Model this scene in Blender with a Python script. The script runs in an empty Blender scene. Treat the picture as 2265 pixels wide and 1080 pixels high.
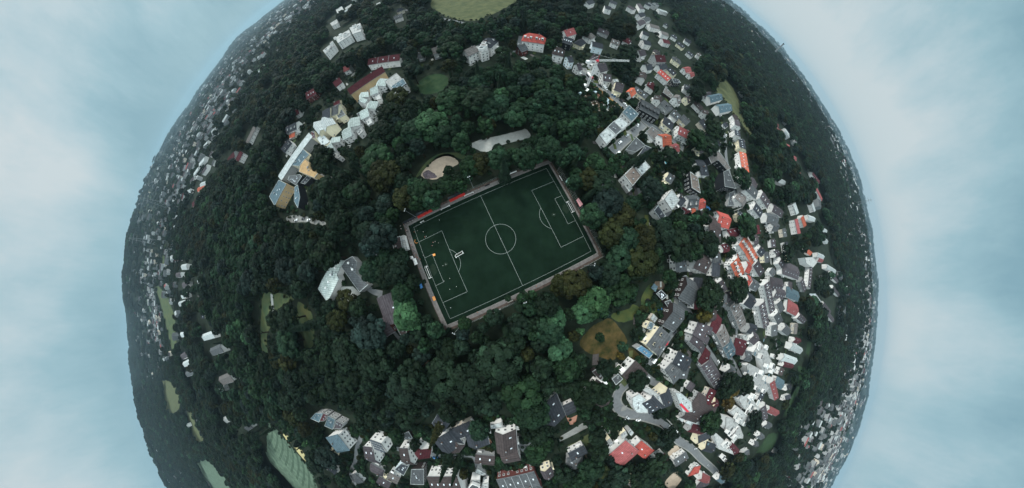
import bpy, bmesh, math, random
import numpy as np
from mathutils import Matrix, Vector
R_ = math.radians
scene = bpy.context.scene
C = scene.collection
# ------------------------------------------------------------------ camera
CAMZ = 108.0
SW = 36.0
KMM = 820.16 / 2265.0 * SW               # stereographic-like fisheye: theta = 2 atan(r / KMM)
_r = np.linspace(0, 21, 400)
_A = np.stack([_r, _r**2, _r**3, _r**4], 1)
KC = np.linalg.lstsq(_A, 2 * np.arctan(_r / KMM), rcond=None)[0]
_tab_r = np.linspace(0, 22, 4000)
_tab_t = _tab_r * KC[0] + _tab_r**2 * KC[1] + _tab_r**3 * KC[2] + _tab_r**4 * KC[3]
_tx, _ty = 0.0170, -0.1480
_a = math.hypot(_tx, _ty)
_K = np.array([[0, 0, _tx / _a], [0, 0, _ty / _a], [-_tx / _a, -_ty / _a, 0]])
_Rm = np.eye(3) + math.sin(_a) * _K + (1 - math.cos(_a)) * _K @ _K
_F = np.diag([1.0, -1.0, -1.0])
CAMROT = _F @ _Rm @ _F                    # camera frame -> world
cam = bpy.data.cameras.new('camera')
camo = bpy.data.objects.new('camera', cam); C.objects.link(camo)
cam.type = 'PANO'
cam.panorama_type = 'FISHEYE_LENS_POLYNOMIAL'
cam.fisheye_fov = R_(360)
cam.sensor_width = SW
cam.sensor_fit = 'HORIZONTAL'
cam.fisheye_polynomial_k0 = 0.0
cam.fisheye_polynomial_k1, cam.fisheye_polynomial_k2, cam.fisheye_polynomial_k3, cam.fisheye_polynomial_k4 = [-float(k) for k in KC]
cam.clip_start = 0.1; cam.clip_end = 60000
_m = Matrix(CAMROT.tolist()).to_4x4(); _m.translation = (0, 0, CAMZ)
camo.matrix_world = _m
scene.camera = camo

def ray(px, py):
    """Direction in the world of a pixel of the 2265 x 1080 photograph."""
    dx = (np.asarray(px, float) - 1132.5) / 2265 * SW; dy = (np.asarray(py, float) - 540) / 2265 * SW
    r = np.hypot(dx, dy); t = r * KC[0] + r**2 * KC[1] + r**3 * KC[2] + r**4 * KC[3]
    ph = np.arctan2(-dy, dx)
    v = np.stack([np.sin(t) * np.cos(ph), np.sin(t) * np.sin(ph), -np.cos(t)], -1)
    return v @ CAMROT.T

def at(px, py, z=0.0):
    d = ray(px, py)
    s = (z - CAMZ) / min(float(d[2]), -0.012)
    return float(d[0] * s), float(d[1] * s)

def proj(P):
    """World points (n x 3) to photograph pixels."""
    P = np.atleast_2d(np.asarray(P, float)); v = P - np.array([0, 0, CAMZ])
    c = v @ CAMROT; c = c / np.linalg.norm(c, axis=1, keepdims=True)
    t = np.arccos(np.clip(-c[:, 2], -1, 1)); r = np.interp(t, _tab_t, _tab_r)
    ph = np.arctan2(c[:, 1], c[:, 0])
    return np.stack([1132.5 + r * np.cos(ph) / SW * 2265, 540 - r * np.sin(ph) / SW * 2265], 1)

# ------------------------------------------------------------------ sky and sun
SUN_EL, SUN_AZ = R_(42), R_(128)          # the sun behind cloud, over the upper left of the picture
world = bpy.data.worlds.new('World'); scene.world = world
world.use_nodes = True
nt = world.node_tree; N = nt.nodes; L = nt.links
N.clear()
def nd(t, **k):
    n = N.new(t)
    for a, b in k.items(): setattr(n, a, b)
    return n
def mth(op, a, b=None, clamp=False):
    n = nd('ShaderNodeMath', operation=op, use_clamp=clamp)
    for i, v in enumerate((a, b)):
        if v is None: continue
        if isinstance(v, (int, float)): n.inputs[i].default_value = v
        else: L.new(v, n.inputs[i])
    return n.outputs[0]
SKYV, RING_GAIN = 0.69, 3.1                  # radiance of the visible low sky, and gain of the unseen bright ring added above it
sky = nd('ShaderNodeTexSky', sky_type='NISHITA', sun_disc=False)
sky.sun_elevation = SUN_EL; sky.sun_rotation = math.pi / 2 - SUN_AZ; sky.air_density = 1.0; sky.dust_density = 2.0; sky.ozone_density = 2.0
bg_sky = nd('ShaderNodeBackground'); bg_sky.inputs[1].default_value = 0.06
L.new(sky.outputs[0], bg_sky.inputs[0])
tc = nd('ShaderNodeTexCoord')
mp = nd('ShaderNodeMapping'); mp.inputs['Scale'].default_value = (1.0, 1.0, 0.55); mp.inputs['Location'].default_value = (3.1, 1.7, 0.4)
L.new(tc.outputs['Generated'], mp.inputs[0])
n1 = nd('ShaderNodeTexNoise'); n1.inputs['Scale'].default_value = 2.1; n1.inputs['Detail'].default_value = 7; n1.inputs['Roughness'].default_value = 0.52
L.new(mp.outputs[0], n1.inputs[0])
mp2 = nd('ShaderNodeMapping'); mp2.inputs['Scale'].default_value = (1, 1, 0.30); L.new(tc.outputs['Generated'], mp2.inputs[0])
n2 = nd('ShaderNodeTexNoise'); n2.inputs['Scale'].default_value = 58; n2.inputs['Detail'].default_value = 6; n2.inputs['Roughness'].default_value = 0.7
L.new(mp2.outputs[0], n2.inputs[0])
sep = nd('ShaderNodeSeparateXYZ'); L.new(tc.outputs['Generated'], sep.inputs[0])
# brighter, whiter cloud deck low over the eastern horizon
dotn = nd('ShaderNodeVectorMath', operation='DOT_PRODUCT'); L.new(tc.outputs['Generated'], dotn.inputs[0]); dotn.inputs[1].default_value = (0.93, 0.36, 0)
lowz = mth('SUBTRACT', 1.0, mth('MULTIPLY', mth('ABSOLUTE', sep.outputs[2]), 2.6), True)
east = mth('MULTIPLY', mth('MULTIPLY', mth('SUBTRACT', dotn.outputs['Value'], 0.30), 1.9, True), lowz)
cl = mth('ADD', mth('MULTIPLY', mth('SUBTRACT', n1.outputs[0], 0.5), 3.4), mth('MULTIPLY', mth('SUBTRACT', n2.outputs[0], 0.5), 0.30))
cl = mth('ADD', cl, mth('MULTIPLY', east, 1.0))
for (bx_, by_), wd_, am_ in (((70, 470), 60, .30), ((150, 350), 120, .26), ((110, 1010), 50, .36), ((60, 40), 60, .22), ((40, 760), 90, .2), ((2180, 40), 60, .25), ((2200, 1000), 40, .25), ((1880, 330), 70, .35)):
    bd_ = nd('ShaderNodeVectorMath', operation='DOT_PRODUCT'); L.new(tc.outputs['Generated'], bd_.inputs[0]); bd_.inputs[1].default_value = ray(bx_, by_).tolist()
    bm_ = mth('POWER', mth('MAXIMUM', bd_.outputs['Value'], 0.0), float(wd_))            # broad cloud banks where the photograph has them
    cl = mth('ADD', cl, mth('MULTIPLY', mth('MULTIPLY', bm_, am_), mth('ADD', n1.outputs[0], .45)))
cl = mth('ADD', cl, 0.26, True)
ramp = nd('ShaderNodeValToRGB')
e = ramp.color_ramp.elements
e[0].position = 0.0; e[0].color = (0.265, 0.455, 0.535, 1)
e[1].position = 1.0; e[1].color = (0.68, 0.765, 0.785, 1)
x = e.new(0.38); x.color = (0.375, 0.575, 0.645, 1)
x = e.new(0.70); x.color = (0.535, 0.685, 0.735, 1)
L.new(cl, ramp.inputs[0])
bg_cl = nd('ShaderNodeBackground')
unseen_ring = mth('MULTIPLY', mth('SUBTRACT', sep.outputs[2], 0.50), 5.0, True)
unseen_ring = mth('MULTIPLY', unseen_ring, mth('SUBTRACT', 1.0, mth('MULTIPLY', mth('SUBTRACT', sep.outputs[2], 0.74), 1.6, True)))
neu = nd('ShaderNodeMix', data_type='RGBA'); neu.inputs['B'].default_value = (.66, .655, .64, 1)      # whitens the added ring to take the cyan cast off the walls
L.new(mth('MULTIPLY', unseen_ring, .75), neu.inputs['Factor']); L.new(ramp.outputs[0], neu.inputs['A']); L.new(neu.outputs['Result'], bg_cl.inputs[0])
L.new(mth('ADD', SKYV, mth('MULTIPLY', unseen_ring, RING_GAIN)), bg_cl.inputs[1])   # unseen bright ring half way up the sky, added to light the walls
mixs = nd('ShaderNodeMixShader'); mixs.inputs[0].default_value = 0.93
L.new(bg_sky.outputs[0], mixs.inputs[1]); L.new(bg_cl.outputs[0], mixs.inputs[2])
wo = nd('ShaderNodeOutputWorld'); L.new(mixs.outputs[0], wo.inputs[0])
sun = bpy.data.lights.new('sun', 'SUN'); sun.energy = 2.2; sun.angle = R_(10); sun.color = (1.0, 0.96, 0.90)
suno = bpy.data.objects.new('sun', sun); C.objects.link(suno)
suno.rotation_euler = Vector((math.cos(SUN_EL) * math.cos(SUN_AZ), math.cos(SUN_EL) * math.sin(SUN_AZ), math.sin(SUN_EL))).to_track_quat('Z', 'Y').to_euler()
scene.view_settings.view_transform = 'Standard'; scene.view_settings.look = 'None'
scene.view_settings.gamma = 1; scene.view_settings.use_curve_mapping = False
scene.view_settings.exposure = 0.44
scene.render.engine = 'CYCLES'
cy = scene.cycles
cy.max_bounces = 5; cy.diffuse_bounces = 1; cy.glossy_bounces = 2; cy.transmission_bounces = 2; cy.transparent_max_bounces = 6; cy.volume_bounces = 0
cy.use_denoising = True
try: cy.denoiser = 'OPENIMAGEDENOISE'; cy.denoising_input_passes = 'RGB_ALBEDO_NORMAL'; cy.denoising_prefilter = 'ACCURATE'
except Exception: pass
cy.sample_clamp_indirect = 4

# ------------------------------------------------------------------ helpers
def tag(o, label=None, cat=None, group=None, kind=None):
    if label: o['label'] = label
    if cat: o['category'] = cat
    if group: o['group'] = group
    if kind: o['kind'] = kind
    return o
def empty(name, loc, rz=0.0):
    o = bpy.data.objects.new(name, None); C.objects.link(o); o.empty_display_size = 0.5
    o.location = loc; o.rotation_euler = (0, 0, rz); return o
class MB:
    """Collects faces and links them as one mesh."""
    def __init__(s): s.v = []; s.f = []; s.m = []
    def quad(s, pts, m=0):
        b = len(s.v); s.v += [tuple(p) for p in pts]; s.f.append(tuple(range(b, b + len(pts)))); s.m.append(m); return s
    def box(s, c, d, m=0, rz=0.0):
        b = len(s.v); ca, sa = math.cos(rz), math.sin(rz)
        for z in (-1, 1):
            for x, y in ((-1, -1), (1, -1), (1, 1), (-1, 1)):
                X, Y = x * d[0] / 2, y * d[1] / 2
                s.v.append((c[0] + X * ca - Y * sa, c[1] + X * sa + Y * ca, c[2] + z * d[2] / 2))
        for q in ((3, 2, 1, 0), (4, 5, 6, 7), (0, 1, 5, 4), (1, 2, 6, 5), (2, 3, 7, 6), (3, 0, 4, 7)):
            s.f.append(tuple(b + i for i in q)); s.m.append(m)
        return s
    def prism(s, poly, z0, z1, m=0, mt=None, bottom=False):
        n = len(poly); b = len(s.v)
        s.v += [(p[0], p[1], z0) for p in poly] + [(p[0], p[1], z1) for p in poly]
        for i in range(n):
            j = (i + 1) % n; s.f.append((b + i, b + j, b + n + j, b + n + i)); s.m.append(m)
        s.f.append(tuple(b + n + i for i in range(n))); s.m.append(m if mt is None else mt)
        if bottom: s.f.append(tuple(b + i for i in reversed(range(n)))); s.m.append(m)
        return s
    def bar(s, p, q, r, m=0, n=4, r2=None):
        p, q = Vector(p), Vector(q); d = (q - p).normalized(); r2 = r if r2 is None else r2
        u = d.orthogonal().normalized(); w = d.cross(u); b = len(s.v)
        for P, rr in ((p, r), (q, r2)):
            for i in range(n):
                a = 2 * math.pi * (i + .5) / n; s.v.append(tuple(P + (u * math.cos(a) + w * math.sin(a)) * rr))
        for i in range(n):
            j = (i + 1) % n; s.f.append((b + i, b + j, b + n + j, b + n + i)); s.m.append(m)
        s.f.append(tuple(b + i for i in reversed(range(n)))); s.m.append(m)
        s.f.append(tuple(b + n + i for i in range(n))); s.m.append(m); return s
    def mesh(s, name, mats):
        me = bpy.data.meshes.new(name); me.from_pydata(s.v, [], s.f)
        for m in mats: me.materials.append(m)
        me.polygons.foreach_set('material_index', s.m); me.update(); return me
    def build(s, name, mats, parent=None, loc=None, rz=0.0):
        if not isinstance(mats, (list, tuple)): mats = [mats]
        o = bpy.data.objects.new(name, s.mesh(name, mats)); C.objects.link(o)
        if parent is not None: o.parent = parent
        if loc is not None: o.location = loc
        o.rotation_euler = (0, 0, rz); return o
def put(name, me, parent=None, loc=(0, 0, 0), rz=0.0, sc=(1, 1, 1)):
    o = bpy.data.objects.new(name, me); C.objects.link(o); o.parent = parent
    o.location = loc; o.rotation_euler = (0, 0, rz); o.scale = sc; return o
def inpoly(poly, x, y):
    P = np.asarray(poly, float); x = np.asarray(x, float); y = np.asarray(y, float)
    r = np.zeros(x.shape, bool); n = len(P)
    for i in range(n):
        x1, y1 = P[i]; x2, y2 = P[(i + 1) % n]
        c = ((y1 > y) != (y2 > y)) & (x < (x2 - x1) * (y - y1) / (y2 - y1 + 1e-12) + x1)
        r ^= c
    return r

def mat(name, col, rough=0.85, var=0.18, scale=0.35, col2=None, rnd=0.0, spec=0.04, bump=0.0, rows=0.0, stretch=None, coord='Object', detail=6, thr=None):
    """Procedural surface: base colour broken up by two noises; rnd varies it from object to object."""
    m = bpy.data.materials.new(name); m.use_nodes = True
    T = m.node_tree; n = T.nodes; l = T.links; b = n['Principled BSDF']
    b.inputs['Roughness'].default_value = rough; b.inputs['Specular IOR Level'].default_value = spec
    c = n.new('ShaderNodeTexCoord'); src = c.outputs[coord]
    if stretch:
        mp = n.new('ShaderNodeMapping'); mp.inputs['Scale'].default_value = stretch; l.new(src, mp.inputs[0]); src = mp.outputs[0]
    no = n.new('ShaderNodeTexNoise'); no.inputs['Scale'].default_value = scale; no.inputs['Detail'].default_value = detail; no.inputs['Roughness'].default_value = 0.65
    l.new(src, no.inputs[0])
    ra = n.new('ShaderNodeValToRGB'); e = ra.color_ramp.elements
    a = tuple(x * (1 - var) for x in col); z = tuple(min(1, x * (1 + var)) for x in col)
    if col2: z = col2; a = tuple(x * (1 - var * .5) for x in col)
    lo, hi = thr or (0.3, 0.7)
    e[0].position = lo; e[0].color = (*a, 1); e[1].position = hi; e[1].color = (*z, 1)
    l.new(no.outputs[0], ra.inputs[0]); out = ra.outputs[0]
    if rows:                                            # courses of tiles or sheets parallel to the ridge
        wv = n.new('ShaderNodeTexWave'); wv.bands_direction = 'Y'; wv.inputs['Scale'].default_value = .314 / rows * 1.0; wv.inputs['Distortion'].default_value = .6; wv.inputs['Detail'].default_value = 2
        l.new(c.outputs['Object'], wv.inputs[0]); wr = n.new('ShaderNodeMapRange'); wr.inputs['To Min'].default_value = .80; wr.inputs['To Max'].default_value = 1.10; l.new(wv.outputs['Fac'], wr.inputs[0])
        ws = n.new('ShaderNodeVectorMath'); ws.operation = 'SCALE'; l.new(out, ws.inputs[0]); l.new(wr.outputs[0], ws.inputs['Scale']); out = ws.outputs[0]
    if rnd:
        oi = n.new('ShaderNodeObjectInfo'); mr = n.new('ShaderNodeMapRange')
        mr.inputs['To Min'].default_value = 1 - rnd; mr.inputs['To Max'].default_value = 1 + rnd
        l.new(oi.outputs['Random'], mr.inputs[0])
        mx = n.new('ShaderNodeVectorMath'); mx.operation = 'SCALE'; l.new(out, mx.inputs[0]); l.new(mr.outputs[0], mx.inputs['Scale']); out = mx.outputs[0]
    l.new(out, b.inputs['Base Color'])
    if bump:
        bp = n.new('ShaderNodeBump'); bp.inputs['Strength'].default_value = bump; l.new(no.outputs[0], bp.inputs['Height']); l.new(bp.outputs[0], b.inputs['Normal'])
    return m
# ------------------------------------------------------------------ terrain
# elevation (degrees) of the skyline as seen from the camera, by compass angle of the photograph (0 = right, 90 = up)
_SK = [(-180, .85), (-165, .55), (-150, .95), (-135, 1.25), (-120, 1.3), (-100, 1.1), (-75, .9), (-55, .45), (-40, .1), (-20, -.3), (0, -.35), (20, -.3), (40, -.2),
       (60, -.2), (90, -.5), (115, -.7), (135, -.55), (143, -.05), (150, -.35), (160, -.2), (170, .45), (180, .85)]
_ska = np.array([a for a, b in _SK]); _ske = np.array([b for a, b in _SK])
_rw = np.random.RandomState(4).rand(8) * 6.28
def sm(a, b, x):
    t = np.clip((np.asarray(x, float) - a) / (b - a), 0, 1); return t * t * (3 - 2 * t)
def terr(x, y):
    x = np.asarray(x, float); y = np.asarray(y, float)
    d = np.hypot(x, y); az = np.degrees(np.arctan2(y, x))
    e = np.interp(az, _ska, _ske)
    a = np.radians(az)
    e = e + 0.10 * np.sin(9 * a + _rw[0]) + 0.07 * np.sin(17 * a + _rw[1]) + 0.05 * np.sin(41 * a + _rw[2]) + .03 * np.sin(83 * a + _rw[3])
    near = sm(-.7, 1.0, e)                                # wooded ridges stand nearer than the flat plain
    dr = 10500 - 7700 * near
    top = CAMZ + dr * np.tan(np.radians(e))
    low = 8 * np.sin(x / 310 + 1) * np.sin(y / 270) * sm(750, 1500, d)
    h = np.clip(top, 20, 400) * sm(0.30, 1.0, d / dr) ** 1.3 + low
    back = sm(1.0, 1.6, d / dr)
    rise = 50 * sm(560, 1700, d) * (1 - sm(1700, 3200, d)) * sm(-75, -40, az) * (1 - sm(60, 100, az))      # the town climbs gently to the east
    return h * (1 - .75 * back) * sm(700, 1100, d) + rise
def make_terrain():
    rad = np.concatenate([np.arange(0, 700, 35), np.geomspace(700, 17500, 74)])
    na = 288; v = [(0, 0, 0)]; f = []
    th = np.linspace(0, 2 * np.pi, na, endpoint=False)
    for r in rad[1:]:
        X, Y = r * np.cos(th), r * np.sin(th); Z = terr(X, Y); v += list(zip(X, Y, Z))
    for j in range(na): f.append((0, 1 + j, 1 + (j + 1) % na))
    for i in range(len(rad) - 2):
        a = 1 + i * na; b = a + na
        for j in range(na):
            k = (j + 1) % na; f.append((a + j, b + j, b + k, a + k))
    me = bpy.data.meshes.new('ground'); me.from_pydata(v, [], f)
    me.polygons.foreach_set('use_smooth', [True] * len(f)); me.update()
    return me
M = {}
M['ground'] = mat('earth and rough grass', (.008, .012, .009), var=.5, scale=.09, col2=(.020, .028, .018), detail=9)
o = bpy.data.objects.new('ground', make_terrain()); o.data.materials.append(M['ground']); C.objects.link(o); tag(o, kind='structure')

def sheet(name, pxs, z, m, kind='structure', **kw):
    P = [at(x, y, 0) for x, y in pxs]
    if name not in ('pavement', 'garden_path', 'block_paving', 'terrace_paving') and len(P) > 3:        # real edges of grass and earth wander
        q = []; rj = random.Random(int(pxs[0][0] * 13 + pxs[0][1]))
        for i in range(len(P)):
            A, B = P[i], P[(i + 1) % len(P)]; d = math.hypot(B[0] - A[0], B[1] - A[1]); n_ = max(1, min(12, int(d / 5)))
            for k in range(n_):
                t = k / n_; j = min(1.6, d * .12) if k else .3; q.append((A[0] + (B[0] - A[0]) * t + rj.gauss(0, j * .5), A[1] + (B[1] - A[1]) * t + rj.gauss(0, j * .5)))
        P = q
    a = sum(P[i][0] * P[(i + 1) % len(P)][1] - P[(i + 1) % len(P)][0] * P[i][1] for i in range(len(P)))
    if a < 0: P.reverse()
    # densify edges so that straight map edges stay straight on the ground
    bm = bmesh.new(); bm.faces.new([bm.verts.new((x, y, 0)) for x, y in P]); bmesh.ops.triangulate(bm, faces=bm.faces)
    for _ in range(3):
        lg = [e_ for e_ in bm.edges if e_.calc_length() > 14]
        if not lg or len(bm.edges) > 6000: break
        bmesh.ops.subdivide_edges(bm, edges=lg, cuts=1); bmesh.ops.triangulate(bm, faces=bm.faces)
    far = max(math.hypot(*p) for p in P) > 680
    for v_ in bm.verts: v_.co.z = float(terr(v_.co.x, v_.co.y)) + z + (.6 if far else 0)
    me = bpy.data.meshes.new(name); bm.to_mesh(me); bm.free(); me.materials.append(m)
    o = bpy.data.objects.new(name, me); C.objects.link(o); tag(o, kind=kind, **kw); return o
CLEAR = []        # photograph polygons in which no wood grows
def smooth(pxs, k=5):
    n = len(pxs); out = []
    for i in range(n):
        p = [np.array(pxs[(i + j) % n], float) for j in (-1, 0, 1, 2)]
        for t in np.linspace(0, 1, k, endpoint=False):
            out.append(tuple(.5 * (2 * p[1] + (p[2] - p[0]) * t + (2 * p[0] - 5 * p[1] + 4 * p[2] - p[3]) * t * t + (3 * p[1] - p[0] - 3 * p[2] + p[3]) * t ** 3)))
    return out
def lawn(name, pxs, z, m, sm_=True, clear=True, **kw):
    q = smooth(pxs) if sm_ else pxs
    if clear: CLEAR.append(q)
    return sheet(name, q, z, m, **kw)
ROADPTS = []; STREETPX = []
def road(name, pxs, w, z, m, curve=True):
    q = [np.array(p, float) for p in pxs]
    if curve:
        e = [2 * q[0] - q[1]] + q + [2 * q[-1] - q[-2]]; out = []
        for i in range(1, len(e) - 2):
            p = e[i - 1:i + 3]
            for t in np.linspace(0, 1, 6, endpoint=False):
                out.append(.5 * (2 * p[1] + (p[2] - p[0]) * t + (2 * p[0] - 5 * p[1] + 4 * p[2] - p[3]) * t * t + (3 * p[1] - p[0] - 3 * p[2] + p[3]) * t ** 3))
        q = out + [q[-1]]
    P = [np.array(at(x, y)) for x, y in q]; Lf = []; Rt = []
    for i in range(len(P)):
        d = P[min(i + 1, len(P) - 1)] - P[max(i - 1, 0)]; d = d / (np.linalg.norm(d) + 1e-9); nn = np.array([-d[1], d[0]])
        Lf.append(P[i] + nn * w / 2); Rt.append(P[i] - nn * w / 2)
        ROADPTS.append((P[i][0], P[i][1], w / 2))
    mb = MB()
    for i in range(len(P) - 1):
        mb.quad([(*Rt[i], z), (*Rt[i + 1], z), (*Lf[i + 1], z), (*Lf[i], z)])
    o = mb.build(name, m); tag(o, kind='structure'); return o

M['meadow'] = mat('dry meadow', (.032, .036, .013), var=.55, scale=.20, col2=(.072, .050, .021), detail=10, stretch=(1, 1, 1), thr=(.36, .66))
M['lawn'] = mat('lawn', (.022, .048, .020), var=.4, scale=.12, col2=(.060, .066, .022), detail=8)
M['park'] = mat('park grass', (.028, .062, .036), var=.4, scale=.07, col2=(.075, .080, .034), detail=8)
M['bright'] = mat('mown grass', (.012, .036, .018), var=.5, scale=.2, col2=(.030, .048, .022))
M['straw'] = mat('stubble', (.048, .064, .034), var=.5, scale=.09, col2=(.084, .090, .045), detail=12)
M['crop'] = mat('young crop', (.066, .098, .070), var=.4, scale=.12, detail=10)
M['tram'] = mat('tractor ruts', (.026, .045, .030), var=.3)
M['hay'] = mat('cut hay', (.30, .27, .14), var=.25, scale=.3)
M['asphalt'] = mat('asphalt', (.105, .112, .116), var=.18, scale=.4, detail=9)
M['paving'] = mat('concrete paving', (.155, .158, .150), var=.2, scale=.5)
M['paleslab'] = mat('pale paving', (.26, .27, .255), var=.15, scale=.4)
M['brownpave'] = mat('brown block paving', (.062, .056, .055), var=.2, scale=.6)
M['terra'] = mat('terracotta paving', (.24, .125, .09), var=.2, scale=.6)
M['sand'] = mat('sand', (.30, .245, .19), var=.22, scale=.25, detail=10)
M['sandred'] = mat('dark wood chips', (.085, .07, .078), var=.5, scale=.7)
M['dirt'] = mat('bare dirt', (.10, .075, .055), var=.35, scale=.3)
M['gravelred'] = mat('reddish gravel', (.062, .047, .040), var=.45, scale=.5, detail=10)
M['trackgrey'] = mat('grey path slabs', (.125, .116, .112), var=.3, scale=.5, detail=9)
M['turf'] = mat('artificial turf', (.0054, .0120, .0076), var=.34, scale=.09, detail=12, spec=0.0)
M['turf2'] = mat('worn turf edge', (.009, .021, .010), var=.2, scale=.5, detail=10, spec=0.0)
M['line'] = mat('white line paint', (.23, .26, .25), var=.25, scale=3)

# ------------------------------------------------------------------ the pitch
PC = (-4.96, 19.23); PA = 0.4393; PL, PW = 47.43, 30.66
_ca, _sa = math.cos(PA), math.sin(PA)
def pl(u, v, z=0.0):                       # pitch coordinates: u along the length, v to the lower touchline
    v = -v
    return (PC[0] + u * _ca - v * _sa, PC[1] + u * _sa + v * _ca, z)
def pitch_quad(u0, u1, v0, v1, z): return [pl(u0, v1, z), pl(u1, v1, z), pl(u1, v0, z), pl(u0, v0, z)]
PIT_T, PIT_B, PIT_L, PIT_R = -PW - 6.6, PW + 6.4, -PL - 6.6, PL + 5.8
mb = MB().quad(pitch_quad(PIT_L, PIT_R, PIT_T, PIT_B, .012)); o = mb.build('gravel_surround', M['gravelred']); tag(o, kind='structure')
mb = MB()
for q in ((PIT_L + .3, PIT_R - .3, -PW - 5.2, -PW - 2.6), (PIT_L + 2.0, PIT_R - 2.4, PW + 2.7, PW + 4.9), (PIT_L + .4, -PL - 3.3, -PW - 2.6, PW + 2.7), (PL + 3.0, PL + 4.2, -PW - 2.6, PW + 2.7)):
    mb.quad(pitch_quad(*q, .020))
o = mb.build('perimeter_path', M['trackgrey']); tag(o, kind='structure')
mb = MB().quad(pitch_quad(-PL - 3.3, PL + 3.0, -PW - 2.6, PW + 2.7, .028), 0)
pit = mb.build('football_pitch', [M['turf']]); tag(pit, kind='structure')
mb = MB(); W = .06
def ln(u0, v0, u1, v1):
    d = math.hypot(u1 - u0, v1 - v0); nx, ny = -(v1 - v0) / d * W, (u1 - u0) / d * W
    mb.quad([pl(u0 + nx, v0 + ny, .034), pl(u1 + nx, v1 + ny, .034), pl(u1 - nx, v1 - ny, .034), pl(u0 - nx, v0 - ny, .034)][::-1])
def arc(cu, cv, r, a0, a1, n=40):
    for i in range(n):
        A, B = a0 + (a1 - a0) * i / n, a0 + (a1 - a0) * (i + 1) / n
        mb.quad([pl(cu + (r + s * W) * math.cos(t), cv + (r + s * W) * math.sin(t), .034) for t, s in ((A, -1), (B, -1), (B, 1), (A, 1))][::-1])
for v in (-PW, PW): ln(-PL - W, v, PL + W, v)
for u in (-PL, PL): ln(u, -PW + W, u, PW - W)
ln(0, -PW + W, 0, PW - W)
for s in (-1, 1):
    for dep, hw in ((16.5, 20.15), (5.5, 9.16)):
        uu = s * (PL - dep)
        ln(uu, -hw, uu, hw); ln(s * (PL - W), -hw, uu, -hw); ln(s * (PL - W), hw, uu, hw)
    th = math.acos(5.5 / 9.15)
    arc(s * (PL - 11), 0, 9.15, (math.pi if s > 0 else 0) - th, (math.pi if s > 0 else 0) + th, 24)
    arc(s * (PL - 11), 0, .25, 0, 6.283, 8)
arc(0, 0, 9.15, 0, 6.2832, 64); arc(0, 0, .25, 0, 6.283, 8)
lo = mb.build('line_marking', M['line'], pit)
M['worn'] = mat('worn turf', (.0100, .0180, .0115), var=.3, scale=.8, detail=8)
for u_, rx_, ry_ in ((-PL + 2.4, 2.2, 3.8), (PL - 2.4, 2.0, 3.4), (-PL + 11, 1.3, 1.2), (PL - 11, 1.4, 1.2)):
    rj = random.Random(int(u_ * 10)); mb = MB(); mb.quad([pl(u_ + rx_ * math.cos(-t) * rj.uniform(.7, 1.15), ry_ * math.sin(-t) * rj.uniform(.7, 1.15), .031) for t in np.linspace(0, 6.283, 17)[:-1]][::-1]); mb.build('worn_patch', M['worn'], pit)
CLEAR.append([(891, 495), (1220, 357), (1328, 563), (981, 723)])

# ------------------------------------------------------------------ fields, lawns, sand, paving (photograph outlines dropped onto the ground)
lawn('meadow', [(1350, 705), (1368, 723), (1387, 754), (1367, 782), (1355, 797), (1319, 788), (1294, 776), (1282, 758), (1297, 736), (1309, 723), (1331, 711)], .016, M['meadow'])
lawn('garden_lawn', [(1390, 684), (1401, 673), (1421, 690), (1391, 711), (1364, 711), (1352, 696)], .016, M['lawn'])
lawn('garden_lawn', [(1440, 628), (1462, 648), (1462, 676), (1455, 690), (1428, 682), (1418, 660)], .016, M['lawn'])
lawn('garden_lawn', [(1390, 770), (1402, 772), (1415, 788), (1410, 800), (1392, 784)], .016, M['meadow'])
lawn('garden_lawn', [(1534, 676), (1558, 676), (1568, 700), (1556, 712), (1540, 700)], .016, M['meadow'])
lawn('round_lawn', [(922, 190), (935, 174), (960, 164), (982, 166), (992, 178), (985, 194), (966, 205), (935, 208)], .016, M['bright'])
lawn('stubble_field', [(953, 15), (983, 35), (1004, 42), (1030, 46), (1054, 46), (1098, 28), (1141, 6), (1150, -14), (1060, -22), (950, -12)], .016, M['straw'], sm_=False)
lawn('yellow_field', [(1554, 145), (1560, 143), (1578, 154), (1600, 171), (1622, 196), (1634, 222), (1636, 250), (1657, 284), (1667, 303), (1650, 293), (1640, 272), (1622, 254), (1604, 222), (1580, 205), (1588, 190), (1590, 171), (1572, 160)], .016, M['straw'], sm_=False)
FLD = [(593, 935), (603, 942), (617, 955), (643, 987), (683, 1032), (698, 1060), (704, 1092), (662, 1092), (627, 1053), (598, 1023), (590, 1007), (590, 970)]
fo = lawn('crop_field', FLD, .016, M['crop'], sm_=False)
mb = MB()
for i in range(9):
    a0 = np.array((600 + i * 11.0, 945 + i * 11.5)); a1 = np.array((594 + i * 12.5, 985 + i * 15.0))
    for off in (-.9, .9):
        pts = []
        for t in np.linspace(0, 1, 9):
            p = a0 + (a1 - a0) * t + np.array((math.sin(t * 3.14) * 5, 0))
            if inpoly(FLD, np.array([p[0]]), np.array([p[1]]))[0]: pts.append(np.array(at(*p)))
        for j in range(len(pts) - 1):
            d = pts[j + 1] - pts[j]; d /= np.linalg.norm(d); n_ = np.array((-d[1], d[0])); A, B = pts[j] + n_ * off, pts[j + 1] + n_ * off
            mb.quad([(*(A - n_ * .5), .022), (*(B - n_ * .5), .022), (*(B + n_ * .5), .022), (*(A + n_ * .5), .022)])
mb.build('wheel_track', M['tram'], fo)
lawn('hay_strip', [(622, 955), (640, 966), (644, 980), (632, 972)], .018, M['hay'], sm_=False)
lawn('hay_strip', [(650, 991), (666, 993), (678, 1012), (684, 1030), (668, 1012)], .018, M['hay'], sm_=False)
lawn('crop_field', [(438, 1017), (458, 1010), (480, 1024), (506, 1054), (522, 1085), (500, 1095), (478, 1090), (456, 1050)], .3, M['crop'], sm_=False)
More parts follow.
